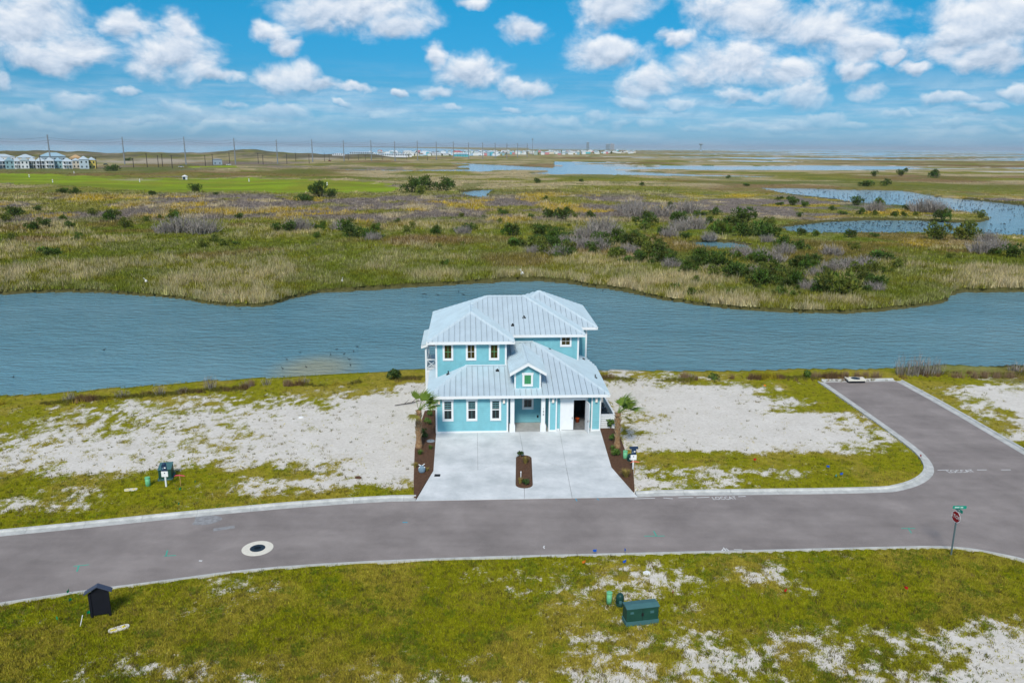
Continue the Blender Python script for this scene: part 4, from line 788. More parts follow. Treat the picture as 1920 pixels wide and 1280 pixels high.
# ---- planting beds
def bed(P, z0=.1):
    c = sum(np.array(p) for p in P)/len(P); rings = [1.0, .82, .5, .2]; V = []; n = len(P); mb = MB()
    for k, r in enumerate(rings):
        for p in P: q = c+(np.array(p)-c)*r; V.append((q[0], q[1], (drive_z(q) if z0 is None else z0)+(.0, .05, .06, .065)[k]+rng.uniform(-.015, .015)*(k > 0)))
    Fc = [(k*n+i, k*n+(i+1) % n, (k+1)*n+(i+1) % n, (k+1)*n+i) for k in range(3) for i in range(n)]+[tuple(range(3*n, 4*n))]
    lo = len(V); V += [(p[0], p[1], -.15) for p in P]; Fc += [(lo+i, lo+(i+1) % n, (i+1) % n, i) for i in range(n)]
    mb.add(V, Fc); o = mb.build('planting_bed', M['mulch']); tag(o, kind='structure'); return o
bed(BED_L, .09); bed(BED_R, .09); bed([tuple(((np.array(ISLAND[0])+np.array(ISLAND[9]))/2)+(np.array(p)-(np.array(ISLAND[0])+np.array(ISLAND[9]))/2)*.985) for p in ISLAND], None)
# ---- palms, fronds blown to one side by the wind
def palm(px, py, hgt, label, seed, lean):
    rs = np.random.default_rng(seed); b = G(px, py, .1); r = empty('palm_tree', b, 0, label, 'palm tree')
    mb = MB(); k = 9; prev = None
    for i in range(k):
        t0, t1 = i/k, (i+1)/k; f = lambda t: np.array([lean*t*t, 0, hgt*t]); rad = lambda t: .27-.09*min(1, t*3)+.02*math.sin(t*20)
        mb.tube(f(t0)-[0, 0, .02], f(t1), rad(t0), rad(t1), 10, cap=(i in (0, k-1)))
    mb.build('trunk', M['trunk'], r, True)
    bm = MB()
    for i in range(70):      # criss-cross stubs of old leaf bases on the upper trunk
        t = .35+.65*rs.uniform(); a = rs.uniform(0, 2*math.pi); c = np.array([lean*t*t, 0, hgt*t]); d = np.array([math.cos(a), math.sin(a), 0]); s = np.array([-d[1], d[0], 0])*rs.choice([-1, 1])
        bm.tube(c+d*.16-[0, 0, .10], c+d*.24+s*.10+np.array([0, 0, .13]), .035, .018, 4)
    tag(bm.build('leaf_bases', M['boot'], r), kind='stuff')
    top = np.array([lean, 0, hgt])
    for i in range(13):
        a = rs.uniform(-.9, 1.0) if i < 11 else rs.uniform(0, 2*math.pi); up = rs.uniform(.15, 1.25) if i < 12 else rs.uniform(-.7, .1)
        d = np.array([math.cos(a)*math.cos(up), math.sin(a)*math.cos(up)*.8, math.sin(up)]); L_ = rs.uniform(.55, .95); tip = top+d*L_; mb = MB()
        mb.tube(top, tip, .022, .014, 4); side = np.cross(d, [0, 0, 1.]); side /= np.linalg.norm(side)+1e-9; nb = 22
        for j in range(nb):
            w = (j/(nb-1)-.5)*2; fan = d*math.cos(w*1.05)+side*math.sin(w*1.05); ll = (1.12-.4*abs(w))*rs.uniform(.85, 1.1)
            e1 = tip+fan*ll*.55+np.array([.05, 0, .02]); e2 = tip+fan*ll+np.array([.22*rs.uniform(.4, 1.1), 0, -.16*rs.uniform(.3, 1.4)]); q = np.cross(fan, np.cross(d, side)); q /= np.linalg.norm(q)+1e-9; q *= .036
            mb.add([tip, e1+q, e1-q, e2], [(0,1,2), (1,3,2)])
        mb.build('frond', M['frondold' if i >= 12 else 'frond'], r)
palm(785.5, 840, 2.85, 'palm with dark green windblown fan leaves in the mulch bed by the drain grate', 3, .05)
palm(1157, 840, 2.65, 'palm with thin upswept crown in the bed beside the slatted air conditioner screen', 5, -.05)
# ---- plants in the beds
def leafball(mb, c, rad, n, rs, size=.12, flat=.8):
    for _ in range(n):
        d = rs.normal(size=3); d /= np.linalg.norm(d); p = np.array(c)+d*np.array([rad, rad, rad*flat])*rs.uniform(.35, 1)**.5; a = rs.normal(size=3); a /= np.linalg.norm(a); b = np.cross(a, d+.01); b /= np.linalg.norm(b)+1e-9
        s = size*rs.uniform(.6, 1.3); mb.add([p-a*s, p+b*s*.5, p+a*s, p-b*s*.5], [(0,1,2,3)])
def bush(name, loc, rad, h, label, m='leafdark', n=150, seed=1, cat='shrub', size=.09, group=None):
    rs = np.random.default_rng(seed); r = empty(name, loc, 0, label, cat, group); mb = MB(); st = MB()
    for i in range(5): a = rs.uniform(0, 6.28); st.tube((0, 0, -.05), (math.cos(a)*rad*.5, math.sin(a)*rad*.5, h*.7), .018, .008, 4)
    st.build('stem', M['trunk'], r)
    for i in range(4): a = rs.uniform(0, 6.28); leafball(mb, (math.cos(a)*rad*.45, math.sin(a)*rad*.45, h*rs.uniform(.4, .75)), rad*.6, n//4, rs, size)
    mb.build('foliage', M[m], r); return r
def tuft(loc, h, spread, label, m='leaftan', n=60, seed=1, blow=.5, cat='ornamental grass'):
    rs = np.random.default_rng(seed); r = empty('grass_tuft', loc, 0, label, cat); mb = MB()
    for i in range(n):
        a = rs.uniform(0, 6.28); q = rs.uniform(0, .1); b = np.array([math.cos(a)*q, math.sin(a)*q, -.03]); d = np.array([math.cos(a)*spread*rs.uniform(.2, 1)+blow*spread*rs.uniform(.2, 1), math.sin(a)*spread*rs.uniform(.2, 1), h*rs.uniform(.6, 1)])
        mid = b+d*.55+[0, 0, h*.18]; e = b+d; w = np.array([-math.sin(a), math.cos(a), 0])*.012; mb.add([b-w, b+w, mid+w, mid-w, e], [(0,1,2,3), (3,2,4)])
    c = MB().lathe([(.05,-.05),(.06,.05),(.03,.1)], n=7).build('root_crown', M['boot'], r); mb.build('blades', M[m], r); return r
g = lambda x, y, z=.13: G(x, y, z)
bush('shrub', g(793, 822), .38, .8, 'dark green leafy shrub behind the trunk of the windblown palm', n=240, seed=2)
bush('shrub', g(802, 797), .33, .6, 'bright green young shrub between the house wall and the windblown palm', 'leafmid', 160, 3)
bush('shrub', g(806, 780), .28, .5, 'small olive shrub deep in the bed beside the house wall', 'leafmid', 120, 4)
tuft(g(807.5, 842), .38, .22, 'short green grass tuft beside the grey lid in the mulch', 'leafmid', 60, 5, .2)
tuft(g(778.5, 876), .42, .2, 'straw coloured grass tuft at the sandy edge of the mulch bed', 'leaftan', 60, 6, .3)
tuft(g(787, 852), .42, .26, 'olive grass tuft at the foot of the windblown palm', 'leafmid', 70, 7, .3)
tuft(g(800.5, 882), .3, .22, 'thin tan grass tuft beside the blue wrapped valve', 'leaftan', 40, 8, .4)
bush('broadleaf_plant', g(1145, 803), .3, .85, 'upright broad leaved plant in front of the white slatted screen', 'leafmid', 60, 9, 'plant', .16)
bush('shrub', g(1149, 826), .32, .5, 'low olive shrub in the bed beside the screen', 'leafmid', 140, 10)
bush('shrub', g(1153, 853), .42, .55, 'brownish green shrub spreading below the thin crowned palm', 'leafmid', 200, 11)
tuft(g(1147, 843), .4, .25, 'wispy green grass tuft near the driveway edge below the thin palm', 'leafmid', 60, 12, .3)
tuft(g(1174, 894), .62, .48, 'big straw and green grass mound flopping over the bed corner by the number sign', 'leaftan', 190, 13, -.2)
bush('shrub', g(975.5, 856), .24, .42, 'dark green shrub at the house end of the driveway island', 'leafdark', 130, 14)
tuft(g(985, 868), .55, .3, 'tall golden grass tuft in the driveway island', 'leaftan', 120, 15, .25)
tuft(g(975, 905), .45, .18, 'narrow golden grass tuft beside the white stake in the driveway island', 'leaftan', 60, 16, .1)
bush('shrub', g(986.5, 907), .26, .34, 'dark green shrub at the road end of the driveway island', 'leafdark', 120, 17)
o = empty('stake', g(976.5, 903), 0, 'thin white stake in the driveway island', 'stake'); MB().box(-.02,.02,-.02,.02,-.1,.65).build('shaft', M['white'], o); MB().box(-.035,.035,-.025,.025,.65,.72).build('head', M['white'], o)
# small odds and ends in the beds
o = empty('wrapped_valve', g(791, 885), .3, 'blue grey wrapped valve with white straps in the mulch bed', 'valve'); M['bluewrap'] = mat('blue_wrap', (.10,.19,.28), .6, c2=(.25,.34,.4), vscale=8)
MB().lathe([(.14,-.05),(.22,.08),(.24,.25),(.16,.42),(.06,.48)], n=12).build('body', M['bluewrap'], o, True); MB().tube((-.22,-.1,.38),(.22,.12,.52),.03,n=5).build('strap', M['white'], o); MB().tube((-.18,.12,.52),(.2,-.12,.36),.03,n=5).build('strap', M['white'], o)
o = empty('valve_box', g(807.5, 827), 0, 'grey blue oval valve box set in the mulch by the house corner', 'valve box'); M['greylid'] = mat('grey_lid', (.25,.29,.33), .7, var=.1)
MB().lathe([(.30,-.05),(.30,.04),(.26,.055)], n=16).build('cover', M['greylid'], o); MB().box(-.05,.05,-.02,.02,.05,.075).build('pull', M['dark'], o)
# ---- drain grate in the drive, manhole in the road, inlet at the street end
dgc = G(820, 890.5, .08); gr = MB()
gz_ = drive_z(dgc)+.004; fr = MB(); s_ = .19
for a, b, c, d in ((-s_,s_,-s_,-s_+.03),(-s_,s_,s_-.03,s_),(-s_,-s_+.03,-s_+.03,s_-.03),(s_-.03,s_,-s_+.03,s_-.03)): fr.box(a, b, c, d, 0, .008)
for k in range(5): fr.box(-s_+.03, s_-.03, -s_+.055+k*.06, -s_+.09+k*.06, 0, .006)
o = fr.build('drain_grate', M['dark'], DRV); o.location = (dgc[0], dgc[1], gz_); MB().box(-s_+.02, s_-.02, -s_+.02, s_-.02, -.002, .001).build('drain_pit', M['black'], DRV, loc=(dgc[0], dgc[1], gz_))
mh = G(483, 1027.5, 0); o = empty('manhole', (mh[0], mh[1], 0), 0, 'round iron manhole cover in a cream concrete collar set in the road', 'manhole')
MB().lathe([(.82,-.03),(.82,.010),(.80,.014),(.40,.014)], n=40).build('collar', M['ring'], o); lid = MB().lathe([(.40,-.02),(.40,.020),(.37,.023)], n=32).build('lid', M['iron'], o)
for r_ in (.30, .2, .1): MB().lathe([(r_,.022),(r_,.032),(r_-.035,.032),(r_-.035,.024)], n=28).build('raised_ring', M['iron'], lid)
c = [G(1583,706.4,.3), G(1618,706.7,.3), G(1624.5,712.2,.3), G(1591,712.6,.3)]; ctr = sum(c)/4
o = empty('storm_inlet', (ctr[0], ctr[1], 0), 0, 'raised concrete storm inlet slab with round lid at the dead end kerb', 'inlet')
MB().prism([tuple((p-ctr)[:2]) for p in c][::-1], .20, .32).build('slab', M['ring'], o); MB().lathe([(.40,.31),(.40,.335),(.37,.345)], n=24).build('lid', M['iron'], o)
q = [tuple((p-ctr)[:2]*np.array([.9,.9])) for p in c][::-1]; MB().prism(q, -.1, .205).build('throat', M['black'], o)
# ---- painted marks on the road (parts of the road)
road = bpy.data.objects['road']
M['paintw'] = mat('white_road_paint', (.72,.74,.74), .8, var=.12, vscale=12); M['paintg'] = mat('green_road_paint', (.06,.42,.32), .8); M['paintc'] = mat('cyan_road_paint', (.03,.36,.55), .8); M['patch'] = mat('pale_patch', (.34,.35,.36), .9, c2=(.22,.215,.22), vscale=4)
def stroke(pts, w, m, z=.004):
    mb = MB()
    for a, b in zip(pts[:-1], pts[1:]):
        a = np.array(G(a[0], a[1], 0)[:2]); b = np.array(G(b[0], b[1], 0)[:2]); d = (b-a)/np.linalg.norm(b-a); n_ = np.array([-d[1], d[0]])*w/2
        mb.add([(*(a-n_), z), (*(b-n_), z), (*(b+n_), z), (*(a+n_), z)], [(0,1,2,3)]); z += .0006
    return mb.build('paint_mark', M[m], road)
def road_text(s, p0, p1, size, m, z=.005):
    a = G(*p0, 0); b = G(*p1, 0); me = text_mesh(s, size, .0008); o = link('painted_lettering', me, M[m], road); c_ = (a+b)/2; o.location = (c_[0], c_[1], z); o.rotation_euler = (0, 0, math.atan2(b[1]-a[1], b[0]-a[0])); o.scale = (float(np.linalg.norm(b-a))/(size*3.9), 1, 1)
road_text('LOCCAT', (1336, 934), (1380, 933), .62, 'paintw'); road_text('LOCCAT', (1777, 884), (1825, 882.5), .62, 'paintw')
for a, b in (((1190,934.5),(1228,933.5)), ((1244,933),(1262,934.5)), ((1272,932.5),(1300,932)), ((1306,932.5),(1330,931.5)), ((1384,930.6),(1398,930)), ((1758,881),(1779,880.5)), ((1832,880.6),(1850,880.4)), ((1877,880.5),(1895,880.3))): stroke([a, b], .07, 'paintw')
stroke([(1345,1033),(1350,1036),(1356,1029)], .07, 'paintw'); stroke([(1356,1026),(1362,1032.5),(1384,1032.4)], .07, 'paintw'); stroke([(1361,1027.5),(1367,1032)], .06, 'paintw'); stroke([(1376,1029.5),(1392,1030)], .05, 'paintw')
for T_ in (((138,1061),(167,1058)), ((307,1042),(330,1040.5)), ((1208,1004.5),(1246,1004.2)), ((1690,990),(1716,990))): stroke(T_, .07, 'paintg')
stroke([(148,1060.5),(144,1071)], .07, 'paintg'); stroke([(314,1031),(311,1042)], .07, 'paintg'); stroke([(1225.5,995),(1231,1004.3)], .07, 'paintg'); stroke([(1703,990),(1709,999)], .06, 'paintg')
for p in ((755,978.5),(760,978.5)): stroke([p, (p[0]+4, p[1]+.6)], .1, 'paintc')
stroke([(1079,934.2),(1082,939)], .06, 'paintc'); stroke([(1119,934),(1123,937)], .06, 'paintc'); stroke([(1021,1022.5),(1019,1025),(1021,1028)], .06, 'paintw'); stroke([(373,1050.6),(379,1051)], .1, 'paintw'); stroke([(400,993),(440,987)], .35, 'patch')
mb = MB(); a = np.array(G(385, 974.5, 0)); mb.add([(a[0]+.75*math.cos(t)*(1+.25*math.sin(3*t+1)), a[1]+.75*math.sin(t)*(1+.2*math.cos(2*t)), .003) for t in np.linspace(0, 2*math.pi, 22)[:-1]], [tuple(range(21))]); mb.build('patch', M['patch'], road)
stroke([(1722,966),(1732,978),(1752,989)], .12, 'asphalt', .0035)
# ---- utility pedestals, cabinets
def pedestal(px, py, h, r_, m, label, dome=False):
    o = empty('utility_pedestal', G(px, py, .05), 0, label, 'pedestal')
    if dome: MB().lathe([(r_*1.0,-.08),(r_,h*.62),(r_*.92,h*.82),(r_*.62,h*.96),(r_*.2,h)], n=16).build('dome_cover', M[m], o, True); MB().lathe([(r_*1.08,-.08),(r_*1.08,.12),(r_,.15)], n=16).build('base_ring', M[m], o)
    else: MB().lathe([(r_,-.08),(r_,h*.93)], n=18).build('tube', M[m], o, True); MB().lathe([(r_*1.08,h*.86),(r_*1.08,h*.97),(r_*.8,h)], n=18).build('cap', M[m], o)
    MB().box(-.06,.06,-r_-.012,-r_+.02,h*.3,h*.55).build('notice_plate', M['cabbase' if dome else 'ltgreen'], o)
pedestal(278, 911, .62, .15, 'ltgreen', 'light green tube pedestal beside the transformer box'); pedestal(1172, 861, .66, .15, 'ltgreen', 'light green tube pedestal at the edge of the mulch bed'); pedestal(1142, 1131, .62, .13, 'ltgreen', 'light green tube pedestal standing on bare sand beside the dark dome pedestal')
pedestal(1162, 1134, .62, .19, 'dkgreen', 'dark green domed pedestal behind the long green cabinet', True); pedestal(1180.5, 865, .58, .18, 'dkgreen', 'dark green domed pedestal behind the number sign post', True)
MB_ = MB().box(-.06,.06,-.21,-.19,.25,.34).build('white_sticker', M['signwhite'], [o for o in col.objects if o.get('label', '').startswith('dark green domed pedestal behind the number')][0])
a = G(1173.5, 1175, .05); b = G(1235, 1168, .05); rz = math.atan2(b[1]-a[1], b[0]-a[0]); L_ = float(np.linalg.norm(b-a)); cab = empty('utility_cabinet', (a+b)/2, rz, 'long dark green utility cabinet on a blue green base in the foreground grass', 'cabinet')
hw = L_/2; MB().box(-hw,hw,0,.58,-.1,.22).build('base', M['cabbase'], cab); MB().box(-hw+.03,hw-.03,.03,.55,.22,.86).build('body', M['cabgreen'], cab)
MB().add([(-hw,-.02,.86),(hw,-.02,.86),(hw,.6,.86),(-hw,.6,.86),(-hw,-.02,.90),(hw,-.02,.90),(hw,.6,.90),(-hw,.6,.90),(-hw,.24,.96),(hw,.24,.96)], [(3,2,1,0),(0,1,5,4),(2,3,7,6),(4,5,9,8),(8,9,6,7),(1,2,6,9,5),(3,0,4,8,7)]).build('lid', M['cabbase'], cab)
MB().box(-.05,.05,.015,.035,.45,.6).build('latch', M['dark'], cab); MB().box(-.008,.008,.022,.034,.25,.84).build('door_seam', M['dark'], cab); MB().box(hw-.42,hw-.24,.024,.032,.55,.68).build('warning_label', M['cabbase'], cab); MB().box(-hw+.2,-hw+.36,.024,.032,.6,.7).build('maker_plate', M['cabbase'], cab)
a = G(298, 901.5, .05); b = G(322, 899.5, .05); rz = math.atan2(b[1]-a[1], b[0]-a[0]); L_ = float(np.linalg.norm(b-a)); tb = empty('transformer_box', (a+b)/2, rz, 'boxy dark green transformer on a pad behind a white number sign', 'transformer'); hw = L_/2
MB().box(-hw-.07,hw+.07,-.08,1.05,-.1,.10).build('pad', M['cabbase'], tb); MB().box(-hw,hw,.03,.95,.10,.72).build('body', M['cabgreen'], tb); MB().add([(-hw-.02,.0,.72),(hw+.02,.0,.72),(hw+.02,.97,.84),(-hw-.02,.97,.84),(-hw-.02,.0,.76),(hw+.02,.0,.76),(hw+.02,.97,.88),(-hw-.02,.97,.88)], [(3,2,1,0),(4,5,6,7),(0,1,5,4),(1,2,6,5),(2,3,7,6),(3,0,4,7)]).build('lid', M['cabbase'], tb)
MB().box(-.03,.05,.0,.03,.35,.5).build('padlock', M['hardware'], tb); MB().box(-hw*.9,hw*.9,.018,.031,.655,.668).build('door_seam', M['dark'], tb); MB().box(hw-.3,hw-.14,.018,.031,.5,.6).build('warning_label', M['cabbase'], tb)
# ---- lot number signs on white posts
def lot_sign(px, py, board, label):
    o = empty('lot_sign', G(px, py, .05), math.radians(4), label, 'sign'); MB().box(-.045,.045,-.045,.045,-.2,1.5).build('post', M['white'], o)
    w = MB().box(-.2,.2,-.075,-.047,.72,1.08).build('white_panel', M['signwhite'], o); MB().box(-.03,.03,-.08,-.076,.93,1.0).build('printed_mark', M['navy'], w)
    n_ = MB().box(-.16,.16,-.078,-.047,1.1,1.5).build('navy_panel', M['navy'], o); MB().box(.0,.1,-.082,-.079,1.28,1.36).build('printed_mark', M['signwhite'], n_); MB().box(-.11,-.04,-.082,-.079,1.22,1.33).build('printed_mark', M['bluewrap'], n_)
    if board: MB().box(-.28,.28,-.09,.09,1.5,1.62).build('cap_board', M['navy'], o)
    else: MB().lathe([(.13,1.5),(.13,1.56),(.06,1.62)], n=10).build('cap', M['navy'], o)
lot_sign(312, 912.5, False, 'white post with navy and white number panels in front of the transformer box'); lot_sign(1186.5, 880, True, 'white post with navy panel and cross board beside the mulch bed')
def stake(px, py, h, ribbon, label):
    o = empty('survey_stake', G(px, py, .05), .2, label, 'stake'); MB().box(-.022,.022,-.012,.012,-.15,h).build('lath', M['wood'], o); mb = MB()
    for k, s in enumerate((-1, 1)): mb.add([(0,-.014,h-.03),(0,-.014,h-.10),(s*.22,-.03,h-.02-.06*k),(s*.24,-.03,h-.09-.06*k),(s*.36,-.02,h-.14)], [(0,1,3,2),(2,3,4)])
    mb.build('ribbon', M[ribbon], o)
stake(338.8, 910, .78, 'pink', 'thin wooden stake with pink ribbon beside the transformer box'); stake(1189.5, 888, .95, 'salmon', 'yellowish wooden stake with salmon ribbon behind the bed corner')
# ---- black board with a small gable roof
a = G(173, 1158, .05); b = G(207, 1153, .05); rz = math.atan2(b[1]-a[1], b[0]-a[0]); L_ = float(np.linalg.norm(b-a)); ks = empty('notice_board', (a+b)/2, rz, 'black notice board on two legs with a little gabled roof beside the near kerb', 'notice board'); hw = L_/2
MB().box(-hw,hw,-.02,.03,.12,1.28).build('board', M['black'], ks)
for s in (-1, 1):
    MB().box(s*hw-.05,s*hw+.05,-.06,.06,-.15,1.22).build('leg', M['black'], ks)
    MB().slab([(0,-.16,1.62),(0,.16,1.62),(s*(hw+.2),.16,1.30),(s*(hw+.2),-.16,1.30)], (0,0,-.05)).build('roof_board', M['slate'], ks)
MB().add([(-hw,-.02,1.25),(hw,-.02,1.25),(0,-.02,1.58),(-hw,.03,1.25),(hw,.03,1.25),(0,.03,1.58)], [(0,1,2),(5,4,3),(0,3,4,1),(1,4,5,2),(2,5,3,0)]).build('gable', M['black'], ks)
# ---- white covers splashed with yellow paint
def cover_slab(p0, p1, w, label):
    a, b = G(*p0, .05), G(*p1, .05); c_ = (a+b)/2; L_ = float(np.linalg.norm(b-a))/2; o = empty('meter_cover', c_, math.atan2(b[1]-a[1], b[0]-a[0]), label, 'cover')
    P = [(L_-w+w*math.cos(t), w*math.sin(t)) for t in np.linspace(-math.pi/2, math.pi/2, 9)]+[(-L_+w-w*math.cos(t), -w*math.sin(t)) for t in np.linspace(-math.pi/2, math.pi/2, 9)]
    s = MB().prism(P, -.08, .075).build('slab', M['ring'], o); MB().prism([(-L_*.85,-w*.5),(-L_*.3,-w*.7),(-L_*.15,-w*.2),(-L_*.7,w*.1)], .070, .079).build('yellow_splash', M['yellow'], s); MB().prism([(L_*.35,-w*.6),(L_*.65,-w*.3),(L_*.6,w*.6),(L_*.25,w*.2)], .070, .080).build('yellow_splash', M['yellow'], s)
cover_slab((203, 1185), (243, 1173.5), .17, 'white oval meter cover splashed with yellow paint below the black notice board'); cover_slab((233, 919.5), (258, 918), .16, 'white oval meter cover with a yellow splash beside the light green pedestal')
o = empty('plastic_pipe', G(149, 1175, .05), 0, 'thin white plastic pipe leaning in the grass beside the black notice board', 'pipe'); MB().tube((0,0,-.1),(.14,.1,.5),.018,n=6).build('tube', M['signwhite'], o); MB().tube((.14,.1,.5),(.147,.105,.53),.024,n=6).build('coupling', M['signwhite'], o)
def flag(px, py, c_, label, grp=None):
    o = empty('marker_flag', G(px, py, .05), rng.uniform(0, 6), label, 'flag', grp); MB().tube((0,0,-.1),(.03,0,.36),.006,n=4).build('wire', M['hardware'], o); MB().add([(.02,0,.23),(.02,0,.37),(.14,.03,.36),(.22,-.01,.33),(.2,.0,.22),(.12,.03,.22),(.02,.004,.23),(.02,.004,.37),(.14,.034,.36),(.22,-.006,.33),(.2,.004,.22),(.12,.034,.22)], [(0,1,2,5),(5,2,3,4),(11,8,7,6),(10,9,8,11)]).build('pennant', FLAGC[c_], o)
GF = 'marker flags in the grass'
for px, py, c_, lb in ((131,1115,'green','green marker flag at the kerb edge near the black notice board'),(130,1137,'green','green marker flag in the grass between kerb and black notice board'),(163,1160,'green','green marker flag close beside the notice board leg'),(110,1170,'green','green marker flag in the grass beyond the white plastic pipe'),
    (1119,1041,'blue','blue marker flag at the near kerb, one of a pair'),(1173,1041,'blue','blue marker flag at the near kerb above the other blue flag'),(1174,1060,'blue','blue marker flag in the grass just below the near kerb'),(1098,1061,'orange','orange marker flag in the grass below the near kerb'),
    (1262,1121,'red','red marker flag in the grass beyond the long green cabinet'),(1475,1114,'red','red marker flag in the middle of the sign side verge'),(1702,1113,'red','red marker flag in the grass closest to the stop sign'),(341,922,'green','green marker flag in the grass by the pink ribboned stake'),(366,912,'green','green marker flag in the grass farther along from the pink ribboned stake'),(337,950,'green','green marker flag beside the kerb below the transformer box'),
    (1555,882,'blue','blue marker flag lying on the corner lawn'),(1580,895,'blue','blue marker flag standing near the rounded kerb on the corner lawn'),(1568,897,'teal','teal marker flag beside the blue flag on the corner lawn'),(1418,868,'red','red marker flag in the corner lawn below the sand lot'),(1727,862,'red','red marker flag at the rounded kerb of the side street'),(1431,728,'orange','orange marker flag on the far edge of the sand lot')): flag(px, py, c_, lb, GF)
# ---- stop sign with two street name blades
o = empty('stop_sign', G(1783, 1040, .05), 0, 'red stop sign with two green street name blades on a steel post at the corner', 'stop sign')
MB().box(-.03,.03,-.03,.03,-.3,2.86).build('post', M['steel'], o); rz = math.radians(-80)
def octo(r_, y0, y1): return [(r_*math.cos(t), r_*math.sin(t)) for t in [math.pi/8+k*math.pi/4 for k in range(8)]], y0, y1
def plate(name, r_, y0, y1, m, parent):
    P, a, b = octo(r_, y0, y1); n = 8; mb = MB(); mb.add([(p[0], a, p[1]) for p in P]+[(p[0], b, p[1]) for p in P], [tuple(range(n)), tuple(range(2*n-1, n-1, -1))]+[(i, n+i, n+(i+1) % n, (i+1) % n) for i in range(n)]); q = mb.build(name, M[m], parent); return q
pl = plate('white_border', .335, -.052, -.045, 'signwhite', o); pl.location = (0, 0, 2.22); pl.rotation_euler = (0, 0, rz); plate('red_face', .305, -.056, -.053, 'red', pl)
t_ = link('lettering', text_mesh('STOP', .27, .002), M['signwhite'], pl); t_.rotation_euler = (math.pi/2, 0, 0); t_.location = (0, -.059, 0)
for k, (ang, z, w) in enumerate(((0, 2.78, .36), (math.radians(-84), 2.62, .32))):
    P = [(w*c_, .085*s_) for c_, s_ in ((-1,-.6),(-.95,-1),(.95,-1),(1,-.6),(1,.6),(.95,1),(-.95,1),(-1,.6))]; mb = MB(); n = 8
    mb.add([(p[0], -.045, p[1]) for p in P]+[(p[0], -.036, p[1]) for p in P], [tuple(range(n)), tuple(range(2*n-1, n-1, -1))]+[(i, n+i, n+(i+1) % n, (i+1) % n) for i in range(n)]); bl = mb.build('name_blade', M['signgreen'], o); bl.location = (.05 if k == 0 else .08, 0, z); bl.rotation_euler = (0, 0, ang)
    lw = MB()
    for x_ in ([-.24,-.19,-.14,-.09,-.04,.06,.11,.16] if k == 0 else [-.16,-.1,-.04,.04,.1]): lw.box(x_-.014, x_+.014, -.048, -.0455, -.035, .035)
    tag(lw.build('lettering', M['signwhite'], bl), kind='stuff')
# ================================================================== across the water: poles, houses, town
M['polesteel'] = mat('steel_pole', (.24,.26,.28), .6, metal=.2); M['polewood'] = mat('wood_pole', (.055,.045,.04), .9); M['wire'] = mat('wire', (.10,.11,.12), .6)
def hor(px): return 275+(px-960)*.0068
def ground_at(px, D):   # point at distance D under the column px on the horizon
    d = rayd(px, hor(px)); a = math.atan2(d[0], d[1]); x, y = D*math.sin(a), D*math.cos(a); return np.array([x, y, float(ground_z(np.array([x]), np.array([y]))[0])])
tops = []
pr = None
for px, top in ((-30,255),(90.5,256),(230,259),(345.5,259.3),(439,260.3),(518.5,261.7),(584.8,262.6),(644,263.6),(695.5,264.2),(740,264.7),(782.5,265.2),(818,266),(850,266.4),(878.5,267),(905,267.4),(928.5,267.7),(950.5,268),(970.5,268.4),(988.5,268.8)):
    D = 7.0*F/(hor(px)-top); p = ground_at(px, D); p[2] = min(p[2], 3)
    if pr is None:
        pr = empty('power_pole', p, 0, 'tall pale steel power pole carrying the high line beyond the marsh', 'power pole', 'tall steel power poles of the high line'); hh = 28-p[2]
        MB().tube((0,0,-1),(0,0,28),.75,.42,8).build('shaft', M['polesteel'], pr); 
        for z_, s_ in ((25.5,-1),(23.2,1),(21.0,-1)): MB().tube((0,0,z_),(s_*2.2,0,z_+.3),.16,.1,5).build('arm', M['polesteel'], pr)
        q = pr
    else: q = copy_tree(pr, p)
    tops.append(p)
for z_, s_ in ((25.8,-2.2),(23.5,2.2)):
    mb = MB()
    for a, b in zip(tops[:-1], tops[1:]):
        for k in range(6):
            f = lambda t: a*(1-t)+b*t+np.array([s_, 0, z_-4*2.0*t*(1-t)]); mb.tube(f(k/6), f((k+1)/6), .085, n=3, cap=False)
    tag(mb.build('power_line', M['wire']), 'thin sagging high wire strung on the upper arms of the steel poles' if s_ < 0 else 'thin sagging lower wire strung on the lower arms of the steel poles', 'wire')
pr = None
for px, yb, h in ((71,309,10.5),(171,309,10),(176,309,10),(246,309,8.5),(272,308,13),(293,308,11),(301,307,12),(319,311,11.5),(382,307,10.5),(396,306,11.5),(428,304,12),(482,304,11.5),(491,305,10.5),(536,304,11.5),(553,301,11),(578,303,10.5),(607,300,11.5),(616,300,10),(652,299,9.5),(671,298,9.5),(684,298,9),(716,296,9),(762,296,9),(801,297,8.5)):
    D = min(H*F/max(yb-hor(px), 6), 1250); p = ground_at(px, D); p[2] = min(p[2], 2)
    if pr is None:
        pr = empty('utility_pole', p, 0, 'dark wooden utility pole along the distant road', 'utility pole', 'dark wooden poles along the distant road'); MB().tube((0,0,-1),(0,0,11),.34,.26,6).build('shaft', M['polewood'], pr); MB().box(-1.2,1.2,-.1,.1,10.2,10.4).build('cross_arm', M['polewood'], pr)
    else: copy_tree(pr, p, scale=(1, 1, h/11))
WC = {k: mat('paint_'+k, v, .7, var=.05, vscale=.2) for k, v in dict(white=(.70,.73,.75), paleblue=(.46,.56,.62), teal=(.26,.42,.46), grey=(.42,.45,.50), yellow=(.62,.50,.12), sage=(.35,.44,.40), tan=(.58,.42,.25), pink=(.55,.22,.22), aqua=(.10,.45,.52), cream=(.62,.58,.48), bluegrey=(.28,.36,.43)).items()}
RC = {k: mat('roof_'+k, v, .5, var=.06, vscale=.2) for k, v in dict(pale=(.50,.60,.66), blue=(.33,.50,.60), tan=(.60,.40,.20), red=(.50,.10,.10), white=(.72,.74,.75), brown=(.25,.17,.13), grey=(.36,.38,.40)).items()}
M['winfar'] = mat('far_window', (.03,.05,.06), .2)
